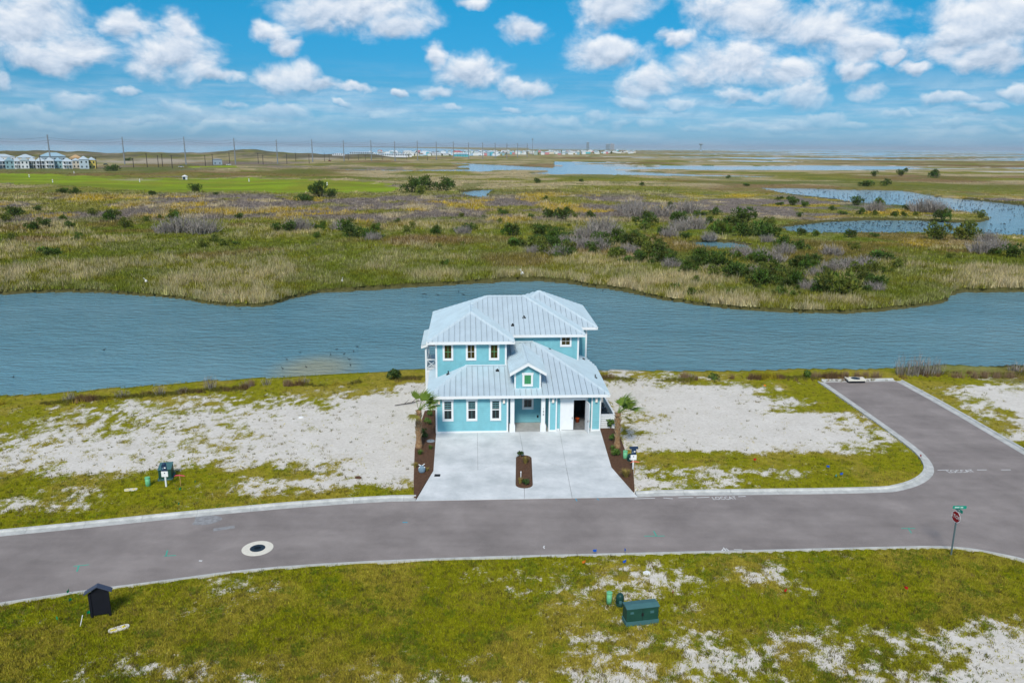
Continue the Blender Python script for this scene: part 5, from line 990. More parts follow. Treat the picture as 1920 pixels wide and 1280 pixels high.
def far_house(px0, px1, D, eave, ridge, wall, roof, label, gable=False, porch=False, depth=12, storeys=2, cat='house', group=None, base_z=None, windows=True):
    a, b = ground_at(px0, D), ground_at(px1, D); w = float(np.linalg.norm((b-a)[:2])); c_ = (a+b)/2; z0 = c_[2] if base_z is None else base_z
    o = empty('far_house', (c_[0], c_[1], z0), math.atan2(b[1]-a[1], b[0]-a[0]), label, cat, group); hw = w/2
    eave *= .9; ridge *= .92; MB().box(-hw, hw, 0, depth, -2, eave).build('wall', WC[wall], o); e = .5; R = MB()
    if gable: R.add([(-hw-e,-e,eave-.1),(hw+e,-e,eave-.1),(hw+e,depth+e,eave-.1),(-hw-e,depth+e,eave-.1),(0,-e,ridge),(0,depth+e,ridge)], [(3,2,1,0),(0,4,5,3),(1,2,5,4),(0,1,4),(2,3,5)])
    else: r_ = min(hw, depth/2); R.add([(-hw-e,-e,eave-.1),(hw+e,-e,eave-.1),(hw+e,depth+e,eave-.1),(-hw-e,depth+e,eave-.1),(-hw+r_*.9,depth/2,ridge),(hw-r_*.9,depth/2,ridge)], [(3,2,1,0),(0,1,5,4),(1,2,5),(2,3,4,5),(3,0,4)])
    R.build('roof', RC[roof], o)
    if windows:
        n = max(2, int(w/3.2)); sh = eave/storeys
        for s in range(storeys):
            for k in range(n):
                x = -hw+(k+.5)*w/n; MB().box(x-.55, x+.55, -.06, .02, sh*s+.9, sh*s+2.5).build('window', M['winfar'], o)
    if porch:
        for s in range(storeys): MB().box(-hw*.9, hw*.9, -2.2, 0, (eave/storeys)*(s+1)-.35, (eave/storeys)*(s+1)-.1).build('porch_deck', WC['white'], o)
        for k in range(4): x = -hw*.88+k*hw*1.76/3; MB().box(x-.12, x+.12, -2.15, -1.9, -2, eave).build('porch_post', WC['white'], o)
    return o
for a in ((-40,-14,790,7,10,'white','pale','white porch house at the outer end of the distant row',1,1),(-14,6,800,7,10,'paleblue','pale','pale blue house with pale roof second in the distant row',0,1),(4,21,790,7.3,10.6,'teal','blue','teal gabled house near the outer end of the distant row',1,0),(21,33,790,7.2,9.8,'white','pale','white porch house between two teal houses in the distant row',0,1),(33,49,786,7.4,10.4,'white','pale','white gabled house in the middle of the distant row',1,0),(49,62,792,7.2,10,'sage','pale','sage house beside the white gabled one in the distant row',0,1),
          (62,80,788,7.2,9.9,'grey','pale','grey porch house in the distant row behind a dark pole',0,1),(80,97,786,7.4,10,'white','pale','white double porch house in the distant row',0,1),(97,112,790,7.2,9.8,'teal','blue','teal house near the tidy end of the distant row',0,0),(112,131,782,7.0,9.6,'white','pale','white hip roofed porch house at the end of the distant row',0,1),(131,145,800,7.4,9.2,'cream','pale','cream house with pale roof next to the tall pale blue box house',0,0),(144,162,770,8.6,11.2,'paleblue','pale','tall pale blue box house next to the yellow house',0,0),(161,175,776,8.2,10.4,'yellow','pale','yellow house at the end of the distant row',0,0)):
    far_house(a[0], a[1], a[2], a[3], a[4], a[5], a[6], a[7], bool(a[8]), bool(a[9]))
for a in ((-30,24,880,9,11.4,'white','pale','long pale roofed house behind the distant row, outer end'),(26,62,880,8.6,11.6,'cream','pale','pale roofed house behind the white houses of the distant row'),(70,120,900,9.6,13.0,'bluegrey','blue','large blue roofed house rising behind the distant row'),(127,150,930,8.6,11.6,'tan','tan','tan roofed house rising behind the pale blue box house')): far_house(*a, depth=16)
far_house(396, 414, 905, 6.2, 6.8, 'bluegrey', 'grey', 'low grey blue roadside building among the poles', depth=8, storeys=1, cat='building')
hut = far_house(336.5, 345.5, H*F/(327.5-hor(341)), 2.2, 3.2, 'white', 'white', 'small white roofed hut at the edge of the green field', depth=4, storeys=1, cat='hut', windows=False); MB().box(-1.2,.2,-.08,.02,0,1.9).build('doorway', M['winfar'], hut)
# town: pale houses packed on the horizon
tr = np.random.default_rng(5); wallk = ['white','white','white','white','white','paleblue','cream','grey','aqua','teal','white','sage','pink','bluegrey']; roofk = ['pale','white','white','grey','pale','brown','blue']
TOWN_TREES = []
for i in range(240):
    t = tr.uniform() ; px = 690+t*500; yb = 294-6.0*t-tr.uniform(0, 1)*(9-5*t); yb = max(yb, hor(px)+4.2); D = H*F/(yb-hor(px)); sz = D/F
    w = tr.uniform(3.5, 10); e_ = tr.uniform(3.2, 9.0)
    wk = wallk[tr.integers(len(wallk))]; rk = roofk[tr.integers(len(roofk))]
    far_house(px-w/2, px+w/2, D, e_, e_+tr.uniform(1.5, 3), wk, rk, 'small pale house packed among others in the distant town', bool(tr.integers(2)), False, 14, 2, 'house', 'houses of the distant town', base_z=.2, windows=False)
for a in ((848,868,1900,9,12,'white','red','red roofed building standing above the distant town'),(850,880,1650,5.5,8,'aqua','blue','bright turquoise building in front of the distant town'),(757,772,1750,11,12.5,'white','white','tall white block standing apart on the dune beside the town'),(800,842,1900,4.5,5.8,'white','white','long low white shed at the near edge of the distant town'),(622,646,1450,3,4.4,'white','white','low white building beside the dunes'),(655,700,1500,3.5,5,'paleblue','pale','pale blue row building below the dunes'),(700,765,1500,3.2,5,'white','pale','long row of low white units below the dunes')): far_house(*a, depth=18, cat='building')
for i in range(60):
    t = tr.uniform(); px = 690+t*480; yb = 293.5-6.0*t-tr.uniform(0, 1)*(8-4.5*t); D = H*F/(max(yb, hor(px)+4.5)-hor(px)); p = ground_at(px, D); o = empty('town_tree', (p[0], p[1], .2), tr.uniform(0, 6), 'dark green tree between the pale houses of the distant town', 'tree', 'trees of the distant town'); TOWN_TREES.append((o, tr.uniform(3, 6)))
def tower(px0, px1, D, h, m, label):
    a, b = ground_at(px0, D), ground_at(px1, D); w = float(np.linalg.norm((b-a)[:2])); c_ = (a+b)/2; o = empty('tower_block', (c_[0], c_[1], 0), 0, label, 'building'); MB().box(-w/2, w/2, 0, w*.6, -1, h).build('wall', WC[m], o)
    n = max(3, int(h/6))
    for k in range(n): MB().box(-w*.44, w*.44, -.4, .02, h*(k+.35)/n, h*(k+.65)/n).build('window_band', M['winfar'], o)
    MB().box(-w*.3, w*.1, w*.1, w*.4, h, h+h*.08).build('roof_plant', WC['grey'], o)
tower(1099.5, 1104.5, 6500, 21+8.5*6500/F, 'bluegrey', 'tall slim tower block on the far edge of the town'); tower(1136, 1143.5, 7000, 21+5.5*7000/F, 'bluegrey', 'lower one of twin hotel blocks beyond the town'); tower(1144.5, 1152, 7000, 21+6.2*7000/F, 'grey', 'slightly taller one of twin hotel blocks beyond the town')
D = 2100; p = ground_at(998.5, D); o = empty('mast', p, 0, 'slender mast with a round head above the distant town', 'mast'); hh = H+13.5*D/F; MB().tube((0,0,-1),(0,0,hh),.7,.45,6).build('shaft', M['polesteel'], o); MB().lathe([(1.0,hh-1.5),(1.7,hh-.5),(1.7,hh+.8),(.8,hh+1.6)], n=10).build('head', M['polesteel'], o)
D = 5200; p = ground_at(1314, D); o = empty('water_tower', p, 0, 'lone water tower on the far horizon', 'water tower'); hh = H+7.5*D/F; MB().lathe([(9,-1),(6,6),(5.5,hh-9),(7,hh-7)], n=12).build('pedestal', WC['bluegrey'], o); MB().lathe([(7,hh-8),(13,hh-5),(13.5,hh-1),(10,hh+2),(3,hh+4)], n=16).build('tank', WC['bluegrey'], o)
M['wooded'] = mat('far_thicket', (.05,.075,.03), .9, var=.3, vscale=.05)
# parked vehicles on the distant road
M['tyre'] = mat('tyre', (.02,.02,.02), .9)
def car(px, yb, m, label):
    D = H*F/(yb-hor(px)); p = ground_at(px, D); p[2] = max(p[2], 0); o = empty('parked_car', p, .1, label, 'car'); mm_ = mat('car_paint', m, .3)
    MB().add([(-2.3,-.9,.35),(2.3,-.9,.35),(2.3,.9,.35),(-2.3,.9,.35),(-2.3,-.9,.95),(2.3,-.9,.9),(2.3,.9,.9),(-2.3,.9,.95)], [(3,2,1,0),(4,5,6,7),(0,1,5,4),(1,2,6,5),(2,3,7,6),(3,0,4,7)]).build('body', mm_, o)
    MB().add([(-1.6,-.85,.93),(1.2,-.85,.9),(1.2,.85,.9),(-1.6,.85,.93),(-1.2,-.72,1.55),(.5,-.72,1.55),(.5,.72,1.55),(-1.2,.72,1.55)], [(3,2,1,0),(4,5,6,7),(0,1,5,4),(1,2,6,5),(2,3,7,6),(3,0,4,7)]).build('cabin', M['winfar'], o)
    for x in (-1.4, 1.4):
        for y in (-.9, .9): MB().tube((x,y-.1,.33),(x,y+.1,.33),.33,n=10).build('wheel', M['tyre'], o)
car(194, 304, (.02,.025,.03), 'dark car parked beyond the yellow house'); car(336, 308.5, (.45,.48,.5), 'silver car on the distant road below the steel poles'); car(426, 306.5, (.75,.76,.77), 'white van like car on the distant road by the grey building'); car(617, 300.3, (.25,.03,.03), 'dark red car on the sandy distant track')
# white range markers on the green field
pr = None
for px, yb in ((55,333),(99,343),(262,342),(467,341.5),(613.5,348.5),(139,326)):
    p = G(px, yb, .0)
    if pr is None:
        pr = empty('range_marker', p, 0, 'small white post marker on the bright green field', 'marker', 'white markers on the green field'); MB().box(-.25,.25,-.06,.06,.25,1.9).build('board', WC['white'], pr); MB().tube((0,0,-.6),(0,0,.3),.06,n=5).build('stake', M['polewood'], pr); MB().box(-.26,.26,-.075,-.061,.95,1.2).build('dark_band', M['polewood'], pr)
    else: copy_tree(pr, p)
# ================================================================== shrubs and dead thickets
LC = mat('shrub_leaves', (.05,.09,.02), .8, attr='Col', trans=.2, spec=.08); BC = mat('dead_twigs', (.2,.18,.16), .9, attr='Col')
def shrub_mesh(seed, base, n=900, low=False, spiky=False):
    rs = np.random.default_rng(seed); V = []; C = []; nl = 8
    for k in range(nl):
        a = rs.uniform(0, 6.28); r = rs.uniform(.1, .62); c = np.array([math.cos(a)*r, math.sin(a)*r, rs.uniform(.22, .75)*(.6 if low else 1)]); rad = rs.uniform(.26, .42); m = n//nl
        d = rs.normal(size=(m, 3)); d /= np.linalg.norm(d, axis=1)[:, None]; p = c+d*rad*rs.uniform(.3, 1, (m, 1))**.5*np.array([1, 1, .85]); p[:, 2] = np.maximum(p[:, 2], .02)
        s = rs.uniform(.045, .085, (m, 1)); u = rs.normal(size=(m, 3)); u /= np.linalg.norm(u, axis=1)[:, None]; w = np.cross(u, d); up = np.array([0, 0, 1.])*(1.4 if spiky else .5)
        V.append(np.stack([p-w*s*.8, p+w*s*.8, p+(d+up)*s*1.8], 1)); C.append(np.array(base)*rs.uniform(.55, 1.5, (m, 1))*(1+rs.uniform(-.15, .25, (1, 3))))
    return np.concatenate(V), np.concatenate(C)
def twig_mesh(seed, n=260, h=1.0):
    rs = np.random.default_rng(seed); V = []; C = []
    for k in range(n):
        a = rs.uniform(0, 6.28); r = rs.uniform(0, .75)**.7; b = np.array([math.cos(a)*r*.8, math.sin(a)*r*.8, -.03]); d = np.array([math.cos(a)*.42*rs.uniform(-.4, 1.4), math.sin(a)*.42*rs.uniform(-.4, 1.4), h*rs.uniform(.4, 1)*(1-.55*r*r)]); w = rs.normal(size=3)*.018; w[2] = 0
        V.append([b-w, b+w, b+d]); C.append(np.array([.27,.245,.222])*rs.uniform(.6, 1.35))
        for j in range(2): t = rs.uniform(.35, .9); q = b+d*t; e = rs.normal(size=3)*.16; e[2] = abs(e[2])+.08; V.append([q-w*.5, q+w*.5, q+e]); C.append(np.array([.31,.28,.255])*rs.uniform(.6, 1.3))
    return np.array(V), np.array(C)
def proto(name, V, C, m): o = tri_cloud(name, V, C, m); me = o.data; bpy.data.objects.remove(o); return me
SM = [proto('foliage', *shrub_mesh(s, (.080,.125,.026)), LC) for s in (1, 2, 3)]+[proto('foliage', *shrub_mesh(4, (.16,.195,.034)), LC), proto('foliage', *shrub_mesh(5, (.085,.135,.028), low=True), LC), proto('foliage', *shrub_mesh(6, (.10,.155,.028), spiky=True), LC)]
TM = [proto('twigs', *twig_mesh(s), BC) for s in (11, 12, 13)]; TS = [proto('twigs', *twig_mesh(s, 60), BC) for s in (14, 15, 16)]
stemmb = MB()
for k in range(4): a = k*1.6; stemmb.tube((0,0,-.15),(math.cos(a)*.35,math.sin(a)*.35,.5),.03,.012,4)
stemme = bpy.data.meshes.new('stem'); stemme.from_pydata(stemmb.v, [], stemmb.f); stemme.materials.append(M['polewood'])
def gz(x, y): return max(float(ground_z(np.array([x]), np.array([y]))[0]), ZW+.1)
def put_plant(px, py, wpx, kind, hr=1.0):
    p = G(px, py, -.2); s = wpx*mpp(px, py, -.2)/1.7; z = gz(p[0], p[1])-.05
    far = py < 400
    if kind == 'dead':
        o = empty('dead_thicket', (p[0], p[1], z), rng.uniform(0, 6), 'grey leafless thicket among the green shrubs across the water', 'thicket', 'grey leafless thickets across the water'); c = link('twigs', TM[int(rng.integers(3))], None, o)
        link('stem', stemme, None, o)
    else:
        lab = {'dark': 'dark green wild shrub standing in the marsh grass across the water', 'light': 'lighter olive green rounded shrub in the marsh grass across the water', 'low': 'low spreading dark green shrub in the marsh grass across the water', 'spiky': 'spiky green yucca like shrub in the marsh grass across the water'}[kind]
        o = empty('marsh_shrub', (p[0], p[1], z), rng.uniform(0, 6), lab, 'shrub', {'dark': 'dark shrubs across the water', 'light': 'olive shrubs across the water', 'low': 'low dark shrubs across the water', 'spiky': 'spiky shrubs across the water'}[kind])
        link('foliage', SM[{'dark': int(rng.integers(3)), 'light': 3, 'low': 4, 'spiky': 5}[kind]], None, o); link('stem', stemme, None, o)
    o.scale = (s, s, s*hr)
SH = [(20,408,32,'dark'),(12,416,26,'light'),(72,396,16,'dark'),(68,432,28,'dark'),(52,428,14,'dark'),(88,427,24,'dark'),(118,415,14,'spiky'),(212,414,34,'dark'),(238,427,30,'light'),(325,415,24,'spiky'),(150,446,15,'spiky'),(93,478,42,'low'),(450,411,18,'dark'),(400,456,26,'light'),(427,559,26,'low'),(520,436,26,'dark'),(546,437,32,'dark'),(593,446,16,'spiky'),(295,473,14,'light'),(605,425,14,'spiky'),
 (660,444,50,'dark'),(690,445,44,'low'),(822,441,30,'dark'),(858,437,26,'low'),(878,436,26,'dark'),(890,432,16,'light'),(833,500,18,'spiky'),(820,466,16,'light'),(973,463,42,'low'),(1012,464,30,'light'),(1032,465,36,'dark'),(1025,410,30,'dark'),(1048,412,34,'dark'),(1103,409,24,'dark'),(1056,478,50,'low'),(1007,441,26,'dark'),(1155,460,44,'dark'),(1182,462,46,'dark'),(1157,484,32,'dark'),(1205,487,30,'light'),(1066,402,22,'dark'),
 (1232,394,14,'dark'),(1254,393,24,'dark'),(1241,441,26,'dark'),(1212,424,40,'dark'),(1275,420,36,'dark'),(1350,441,36,'spiky'),(1395,420,46,'dark'),(1370,430,40,'dark'),(1428,443,70,'low'),(1395,444,40,'dark'),(1485,385,24,'dark'),(1605,385,26,'dark'),(1500,407,15,'dark'),(1614,403,18,'dark'),(1640,404,14,'dark'),(1680,407,18,'dark'),(1695,406,14,'dark'),(1768,413,36,'dark'),(1594,446,26,'dark'),(1500,441,22,'dark'),(1530,443,16,'spiky'),(1760,450,50,'light'),(1805,451,56,'light'),(1640,445,20,'low'),
 (1425,498,40,'dark'),(1508,508,50,'dark'),(1530,500,40,'dark'),(1318,502,50,'dark'),(1350,505,50,'dark'),(1378,524,50,'dark'),(1340,520,40,'light'),(1425,534,50,'dark'),(1450,526,40,'dark'),(1575,556,70,'light'),(1548,540,50,'dark'),(1612,520,46,'light'),(1640,514,40,'light'),(1682,502,30,'light'),(1654,488,50,'low'),(1478,538,50,'dark'),(1294,514,40,'dark'),(1537,552,40,'dark'),(1605,545,40,'dark'),(1867,480,26,'dark'),(1900,484,40,'dark'),(1265,500,36,'dark'),(1230,478,36,'dark'),(1500,470,30,'dark'),(1470,465,36,'dark'),(1600,470,24,'light'),(1780,485,18,'light'),(1640,540,40,'dark'),
 (120,362,26,'low'),(140,365,20,'dark'),(285,368,16,'dark'),(365,362,26,'dark'),(405,370,10,'dark'),(570,378,36,'low'),(600,372,44,'dark'),(622,373,26,'dark'),(800,358,40,'dark'),(830,358,36,'dark'),(850,352,24,'dark'),(790,366,26,'light'),(770,362,40,'dark'),(1005,345,16,'dark'),(1022,377,12,'dark'),(1090,342,10,'dark'),(1205,349,12,'dark'),(1365,335,10,'dark'),(1400,349,14,'low'),(1625,350,30,'low'),(1660,349,20,'dark'),(1640,331,16,'dark'),(1690,330,18,'dark'),(1755,334,26,'dark'),(1700,322,12,'dark'),(1480,374,12,'dark'),(40,402,18,'dark'),(300,410,12,'dark'),(700,430,18,'light'),(940,400,14,'dark'),(745,418,14,'dark'),(1700,395,18,'dark'),(1560,395,14,'dark'),(210,320,30,'low'),(240,302,16,'low')]
for o, s_ in TOWN_TREES: link('foliage', SM[int(rng.integers(3))], None, o); link('stem', stemme, None, o); o.scale = (s_, s_, s_*1.3)
zr = np.random.default_rng(91)
for x0, x1, y0, y1, n_ in ((1250,1700,482,556,46),(1110,1450,402,452,30),(1450,1860,372,412,12),(0,700,405,470,22),(700,1100,400,470,16)):
    for _ in range(n_): SH.append((zr.uniform(x0, x1), zr.uniform(y0, y1), zr.uniform(9, 26), ['light', 'dark', 'spiky', 'low', 'light'][zr.integers(5)]))
bpth = [(960,462),(1050,478),(1150,482),(1250,498),(1350,515),(1450,532),(1550,548),(1660,540)]
for _ in range(110):
    t_ = zr.uniform(0, 6.999); i_ = int(t_); f_ = t_-i_; SH.append((bpth[i_][0]*(1-f_)+bpth[i_+1][0]*f_+zr.normal(0, 14), bpth[i_][1]*(1-f_)+bpth[i_+1][1]*f_-abs(zr.normal(0, 20))+6, zr.uniform(16, 42), ['light', 'dark', 'dark', 'low', 'dark', 'deadx'][zr.integers(6)]))
for px, py, w, k in SH:
    k = 'dead' if k == 'deadx' else k
    if not is_water(*G(px, py, -.2)[:2, None])[0]: put_plant(px, py, w*1.12, k, 1.0 if k != 'low' else .8)
for px, py, w in ((1100,452,60),(1130,436,60),(1085,468,46),(1118,470,50),(1150,445,40),(1300,428,50),(1270,432,40),(1255,445,36),(1420,489,50),(1450,494,46),(1390,480,40),(1560,510,46),(1590,506,46),(1530,520,36),(1640,545,36),(1470,478,40),(1330,450,30),(560,434,50),(340,436,60),(380,438,60),(310,437,40),(640,432,40),(700,450,30),(1200,410,60),(1180,400,50),(1240,408,50),(1290,400,50),(1620,500,44),(1840,476,50),(1870,470,40),(1640,396,36),(1730,398,50),(1755,400,46),(1850,455,40),(1000,474,30),(868,440,30),(1560,480,40),(1440,455,30)): put_plant(px, py, w*1.1, 'dead', 1.0)
# bare shrubs and reeds on the near bank
def bank_twigs(px, py, wpx, hm, label):
    p = G(px, py, 0); s = wpx*mpp(px, py)/1.7; o = empty('bare_shrub', (p[0], p[1], gz(p[0], p[1])-.05), rng.uniform(0, 6), label, 'shrub', 'bare shrubs on the near bank'); link('twigs', TS[int(rng.integers(3))], None, o); link('stem', stemme, None, o); o.scale = (s, s, hm)
for px, py, w, hm in ((1692,704,34,2.2),(1708,704,34,2.4),(1724,703,36,2.5),(1742,703,36,2.3),(1757,702,26,1.9),(1905,697,40,1.3),(395,730,26,1.7),(300,741,26,1.2),(500,722,22,.9),(460,726,26,.7),(570,718,24,.8),(130,750,30,.9),(230,744,30,.8),(340,738,26,.7),(1298,708,24,.5)): bank_twigs(px, py, w, hm, 'bare twiggy shrub standing on the near lake bank')
bush('shrub', G(737, 712, 0), .75, 1.1, 'dark green bushy shrub alone on the bank at the corner of the sand lot', 'leafdark', 320, 21, size=.13); bush('shrub', G(1508, 708, 0), .6, .7, 'green shrub on the bank between the sand lot and the storm inlet', 'leafmid', 200, 22, size=.1); bush('shrub', G(1335, 712, 0), .8, .5, 'low yellowish shrub on the bank behind the bare sand lot', 'leafmid', 220, 23, size=.1)
for i, (px, w) in enumerate(((1528,22),(1585,14),(1606,12),(1622,16),(1643,18),(1795,30),(1827,14),(1846,12),(1868,18),(1895,28),(1285,24),(470,16),(540,18))):
    p = G(px, 709 if px > 1200 else 724, 0); rs = np.random.default_rng(i); n = 90; P = np.stack([rs.normal(0, .22*w/18, n), rs.normal(0, .15, n), np.zeros(n)], 1); V, C = clumps(P, .75, .05, 2, .03, np.tile(np.array([[.24,.16,.09]]), (n, 1)), .35, tip=(.42,.30,.20))
    o = empty('reed_clump', (p[0], p[1], gz(p[0], p[1])), 0, 'brown plumed reed clump on the near lake bank', 'reeds', 'brown reed clumps on the near bank'); tri_cloud('blades', V, C, LC, o); MB().lathe([(.12,-.1),(.14,.03),(.05,.1)], n=6).build('root_crown', M['boot'], o)
# fallen branch on the sand by the left palm
o = empty('fallen_branch', G(772, 757, .08), .15, 'dry fallen branch lying on the sand beside the house', 'branch'); MB().tube((-1.4,-.35,.05),(0,.05,.1),.03,.05,5).tube((0,.05,.1),(.9,.35,.2),.045,.02,5).build('limb', M['polewood'], o); MB().tube((0,.05,.1),(.5,.7,.35),.03,.01,5).tube((.4,.2,.14),(1.0,.0,.3),.025,.01,5).tube((-.6,-.1,.08),(-.2,.45,.25),.025,.01,5).build('twigs', M['polewood'], o)
# ================================================================== grass and reeds as real blades (nobody could count them)
def scatter_lots():
    n = 330000; px = rng.uniform(-80, 2000, n); py = rng.uniform(697, 1330, n); keep = rng.uniform(size=n) < np.clip((py-560)/520, .2, 1); px, py = px[keep], py[keep]
    P = np.array([G(a, b, LOT) for a, b in zip(px[:1], py[:1])]); d = fw[None]+RV[None]*((px-960)/F)[:, None]-UV[None]*((py-640)/F)[:, None]; t = (LOT-H)/d[:, 2]; x = d[:, 0]*t; y = d[:, 1]*t
    ok = ~(inpoly(x, y, ROADX) | inpoly(x, y, DRIVE) | inpoly(x, y, HOUSE_FP) | inpoly(x, y, BED_L) | inpoly(x, y, BED_R) | is_water(x, y)); nearp = inpoly(x, y, offset(KERB_FAR, .75)+offset(SIDE_R, .75)+offset(NEAR[::-1], .32)); ok &= ~nearp
    x, y = x[ok], y[ok]; g0, g1 = lot_grass(x, y); ok = rng.uniform(size=len(x)) < np.clip((g1-.22)*1.6, .03, 1); x, y, g0 = x[ok], y[ok], g0[ok]; z = ground_z(x, y)
    dry = np.clip(sstep(.44, .66, fbm(x, y, 3, 3, 19))*.55+(1-g0)*.65+.15*rng.normal(size=len(x)), 0, 1); c = lerp(np.broadcast_to(np.array([.28,.31,.008]), (len(x), 3)), np.array([.44,.355,.06]), dry); c = lerp(c, np.array([.12,.20,.015]), (fbm(x, y, .9, 2, 23) > .64)*.7); c = c*rng.uniform(.6, 1.4, (len(x), 1))
    V, C = clumps(np.stack([x, y, z], 1), rng.uniform(.05, .17, len(x)), rng.uniform(.05, .14, len(x)), 4, .035, c, .9)
    # coarser weed tufts dotted over the sand
    n2 = 16000; qx = rng.uniform(-80, 2000, n2); qy = rng.uniform(705, 1300, n2); d = fw[None]+RV[None]*((qx-960)/F)[:, None]-UV[None]*((qy-640)/F)[:, None]; t = (LOT-H)/d[:, 2]; x = d[:, 0]*t; y = d[:, 1]*t
    ok = ~(inpoly(x, y, DRIVE) | inpoly(x, y, HOUSE_FP) | inpoly(x, y, BED_L) | inpoly(x, y, BED_R) | is_water(x, y) | inpoly(x, y, offset(KERB_FAR, .8)+offset(SIDE_R, .8)+offset(NEAR[::-1], .4))); x, y = x[ok], y[ok]; g0, g1 = lot_grass(x, y); ok = (rng.uniform(size=len(x)) < np.clip(g0*1.1+.03, 0, .8)); x, y, g0 = x[ok], y[ok], g0[ok]
    cw = lerp(np.broadcast_to(np.array([.17,.19,.02]), (len(x), 3)), np.array([.26,.19,.06]), rng.uniform(0, 1, len(x)))*rng.uniform(.45, 1.15, (len(x), 1)); V2, C2 = clumps(np.stack([x, y, ground_z(x, y)], 1), rng.uniform(.10, .26, len(x)), rng.uniform(.08, .22, len(x)), 11, .03, cw, .9); V = np.concatenate([V, V2]); C = np.concatenate([C, C2])
    tag(tri_cloud('lawn_grass', V, C, LC), 'short olive and straw coloured grass growing over the sandy lots and verges', 'grass', kind='stuff'); return len(V)
def scatter_marsh():
    n = 150000; px = rng.uniform(-150, 2070, n); py = 300+rng.uniform(0, 1, n)**.72*297; d = fw[None]+RV[None]*((px-960)/F)[:, None]-UV[None]*((py-640)/F)[:, None]; t = (-.2-H)/d[:, 2]; x = d[:, 0]*t; y = d[:, 1]*t
    c, g = cover(x, y); ok = ~is_water(x, y) & ~g; x, y, c, py = x[ok], y[ok], c[ok], py[ok]; z = np.maximum(ground_z(x, y), ZW+.1); D = np.hypot(x, y)
    tan = np.clip((c[:, 0]-.12)/.2, 0, 1); h = (.35+.75*tan*rng.uniform(.5, 1.3, len(x)))*np.where(rng.uniform(size=len(x)) < .12, 1.5, 1)*np.where((D > 200) & (x > .2*y), .5, 1)*np.where(D > 420, .6, 1); sp_ = np.clip(D/150, .7, 2.6)*.42; c = c*np.exp(rng.normal(0, .28, (len(x), 1)))*1.05
    V, C = clumps(np.stack([x, y, z], 1), h, sp_, 6, np.clip(D/150, .7, 3)*.13, c, .55)
    pl = np.repeat(tan, 6) > rng.uniform(.35, 2.2, len(V)); C[pl, 2, :] = np.array([.66,.56,.38])*rng.uniform(.8, 1.2, (pl.sum(), 1))
    tag(tri_cloud('marsh_grass', V, C, LC), 'wild tan and olive marsh grass and reeds covering the land across the water', 'grass', kind='stuff'); return len(V)
def scatter_bank():
    near_px = [(p[0], p[1]) for p in LAKE if p[1] > 680]; near_px.sort(); X = np.array([p[0] for p in near_px]); Y = np.array([p[1] for p in near_px]); n = 9000; px = rng.uniform(-80, 2000, n); off = np.abs(rng.normal(0, 3.2, n))+1.5; py = np.interp(px, X, Y)+off
    d = fw[None]+RV[None]*((px-960)/F)[:, None]-UV[None]*((py-640)/F)[:, None]; t = (0-H)/d[:, 2]; x = d[:, 0]*t; y = d[:, 1]*t; ok = ~is_water(x, y) & (fbm(x, y, 2.5, 3, 131) > .44) & ~inpoly(x, y, offset(SIDE_L, .9)+offset(SIDE_R, .9)); x, y = x[ok], y[ok]; z = np.maximum(ground_z(x, y), ZW+.1)
    k = fbm(x, y, 3.0, 3, 137); c = lerp(np.broadcast_to(np.array([.16,.16,.03]), (len(x), 3)), np.array([.19,.12,.06]), sstep(.42, .58, k)); c = lerp(c, np.array([.36,.30,.02]), (fbm(x, y, 2, 2, 139) > .68)*.8)*np.exp(rng.normal(0, .3, (len(x), 1)))
    V, C = clumps(np.stack([x, y, z], 1), rng.uniform(.12, .6, len(x))*(.5+sstep(.4, .7, k)), .14, 8, .035, c, .6); tag(tri_cloud('bank_weeds', V, C, LC), 'ragged brown and olive weeds along the near lake bank', 'weeds', kind='stuff')
scatter_bank()
print('lot blades', scatter_lots(), 'marsh blades', scatter_marsh())
# ================================================================== birds
BIRD = mat('dark_plumage', (.018,.018,.02), .7); WB = mat('white_plumage', (.82,.82,.80), .7)
def bird_mesh(mb, c=(0, 0, 0), a=0.0, s=1.0):
    ca, sa = math.cos(a), math.sin(a); f = lambda x, y, z: (c[0]+s*(x*ca-y*sa), c[1]+s*(x*sa+y*ca), c[2]+s*z)
    mb.add([f(-.22,0,.10), f(-.05,.10,.05), f(-.05,-.10,.05), f(.14,0,.03), f(-.02,0,.15), f(.12,0,.14), f(.17,0,.26), f(.22,.03,.23), f(.22,-.03,.23), f(.30,0,.22), f(.19,0,.29), f(-.05,0,-.04)], [(0,1,4),(0,4,2),(1,5,4),(2,4,5),(1,3,5),(2,5,3),(3,7,6,5),(3,5,6,8),(6,7,10),(6,10,8),(7,9,10),(8,10,9),(7,3,8),(7,8,9),(0,11,1),(0,2,11),(1,11,3),(2,3,11)]); return mb
bm0 = bird_mesh(MB()); bme = bpy.data.meshes.new('water_bird'); bme.from_pydata(bm0.v, [], bm0.f); bme.materials.append(BIRD)
def bird(px, py, label, grp, s=1.0):
    p = G(px, py, ZW+.02); o = tag(link('water_bird', bme, None), label, 'bird', grp); o.location = tuple(p); o.rotation_euler = (0, 0, rng.uniform(0, 6.28)); o.scale = (s, s, s*.7)
for px, py in ((530,691),(574,688),(663,659),(563,661),(620,665),(631,655),(645,664),(655,674),(657,685),(670,650),(538,674),(25,707),(195,656)): bird(px, py, 'dark water bird floating on the lake near the pale shoal', 'dark birds near the shoal', .85)
for px, py in ((793,552),(798,552),(821,553),(860,547),(868,552),(870,553),(1130,545),(450,580)): bird(px, py, 'dark water bird floating under the far lake bank', 'dark birds under the far bank', 1.0)
rs = np.random.default_rng(77); pts = []
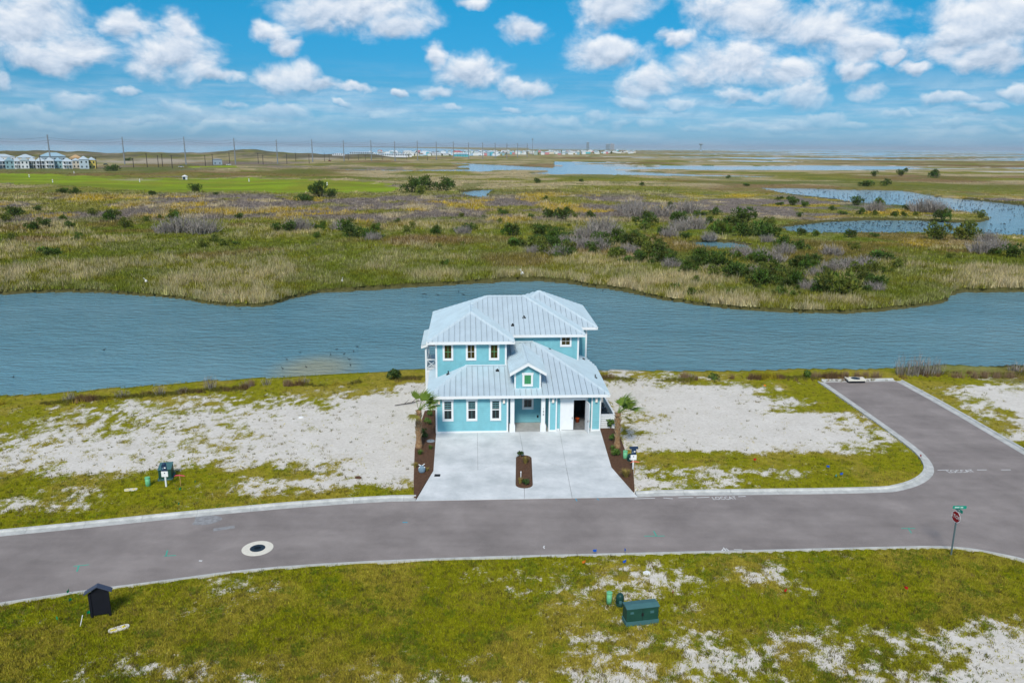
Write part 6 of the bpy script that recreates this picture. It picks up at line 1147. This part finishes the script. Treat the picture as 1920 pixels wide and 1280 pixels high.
while len(pts) < 900:
    px, py = rs.uniform(1430, 1935), rs.uniform(354, 443)
    if inpoly(np.array([px]), np.array([py]), LAGOON)[0] and not (px > 1800 and 395 < py < 430 and rs.uniform() < .8): pts.append((px, py))
pts.sort(key=lambda p: -p[1])
for px, py in pts[:290]: bird(px, py, 'dark water bird in the raft floating on the lagoon', 'raft of dark birds on the lagoon', 1.15)
mb = MB()
for px, py in pts[290:]: bird_mesh(mb, G(px, py, ZW+.02), rs.uniform(0, 6.28), 1.3)
tag(mb.build('bird_raft', BIRD), 'many dark water birds massed on the far water of the lagoon', 'birds', kind='stuff')
def egret(px, py, s, label):
    o = empty('egret', G(px, py, ZW+.15), rng.uniform(0, 6.28), label, 'bird'); MB().lathe([(.02,.55),(.16,.68),(.2,.85),(.12,1.02),(.03,1.08)], n=8).build('body', WB, o, True); MB().tube((0,.1,1.0),(.0,.25,1.35),.045,.03,5).tube((0,.25,1.35),(0,.42,1.3),.05,.01,5).build('neck', WB, o)
    for k in (-.05, .05): MB().tube((k,0,-.1),(k,0,.62),.018,n=4).build('leg', BIRD, o)
    o.scale = (s,)*3
egret(979, 524.5, 1.3, 'white egret standing at the tip of the far bank behind the house'); egret(275, 537, 1.0, 'white egret in the tall reeds across the lake from the transformer box'); egret(642, 535, .9, 'small white egret on the grassy far bank above the cape')
# litter on the corner sand
for i, (px, py, lb) in enumerate(((672,896,'rounded brown clod on the sandy strip beside the mulch bed'),(565,783,'bluish white scrap lying on the sand lot beyond the transformer box'),(1212,1075,'white scrap on the sandy patch below the near kerb'))):
    mb = MB(); rs = np.random.default_rng(i); P = [(.22*math.cos(t)*rs.uniform(.6, 1.1), .15*math.sin(t)*rs.uniform(.6, 1.1)) for t in np.linspace(0, 6.28, 10)[:-1]]; mb.prism(P, -.05, .1); o = mb.build('scrap' if i else 'clod', M['mulch'] if i == 0 else M['signwhite']); o.location = tuple(G(px, py, .06)); tag(o, lb, 'debris')
# ================================================================== thin sea haze over the whole plain
hz = MB().box(-28000, 28000, -28000, 28000, -2.8, 78).build('haze', None)
hm = bpy.data.materials.new('haze'); hm.use_nodes = True; hn = hm.node_tree; hn.nodes.clear()
hv = hn.nodes.new('ShaderNodeVolumePrincipled'); hv.inputs['Color'].default_value = (.80, .90, 1.0, 1); hv.inputs['Density'].default_value = 4.5e-5; hv.inputs['Anisotropy'].default_value = .0
ho = hn.nodes.new('ShaderNodeOutputMaterial'); hn.links.new(hv.outputs[0], ho.inputs['Volume']); hz.data.materials.append(hm)
tag(hz, 'pale sea haze lying over the marsh and the far plain', 'haze', kind='stuff')
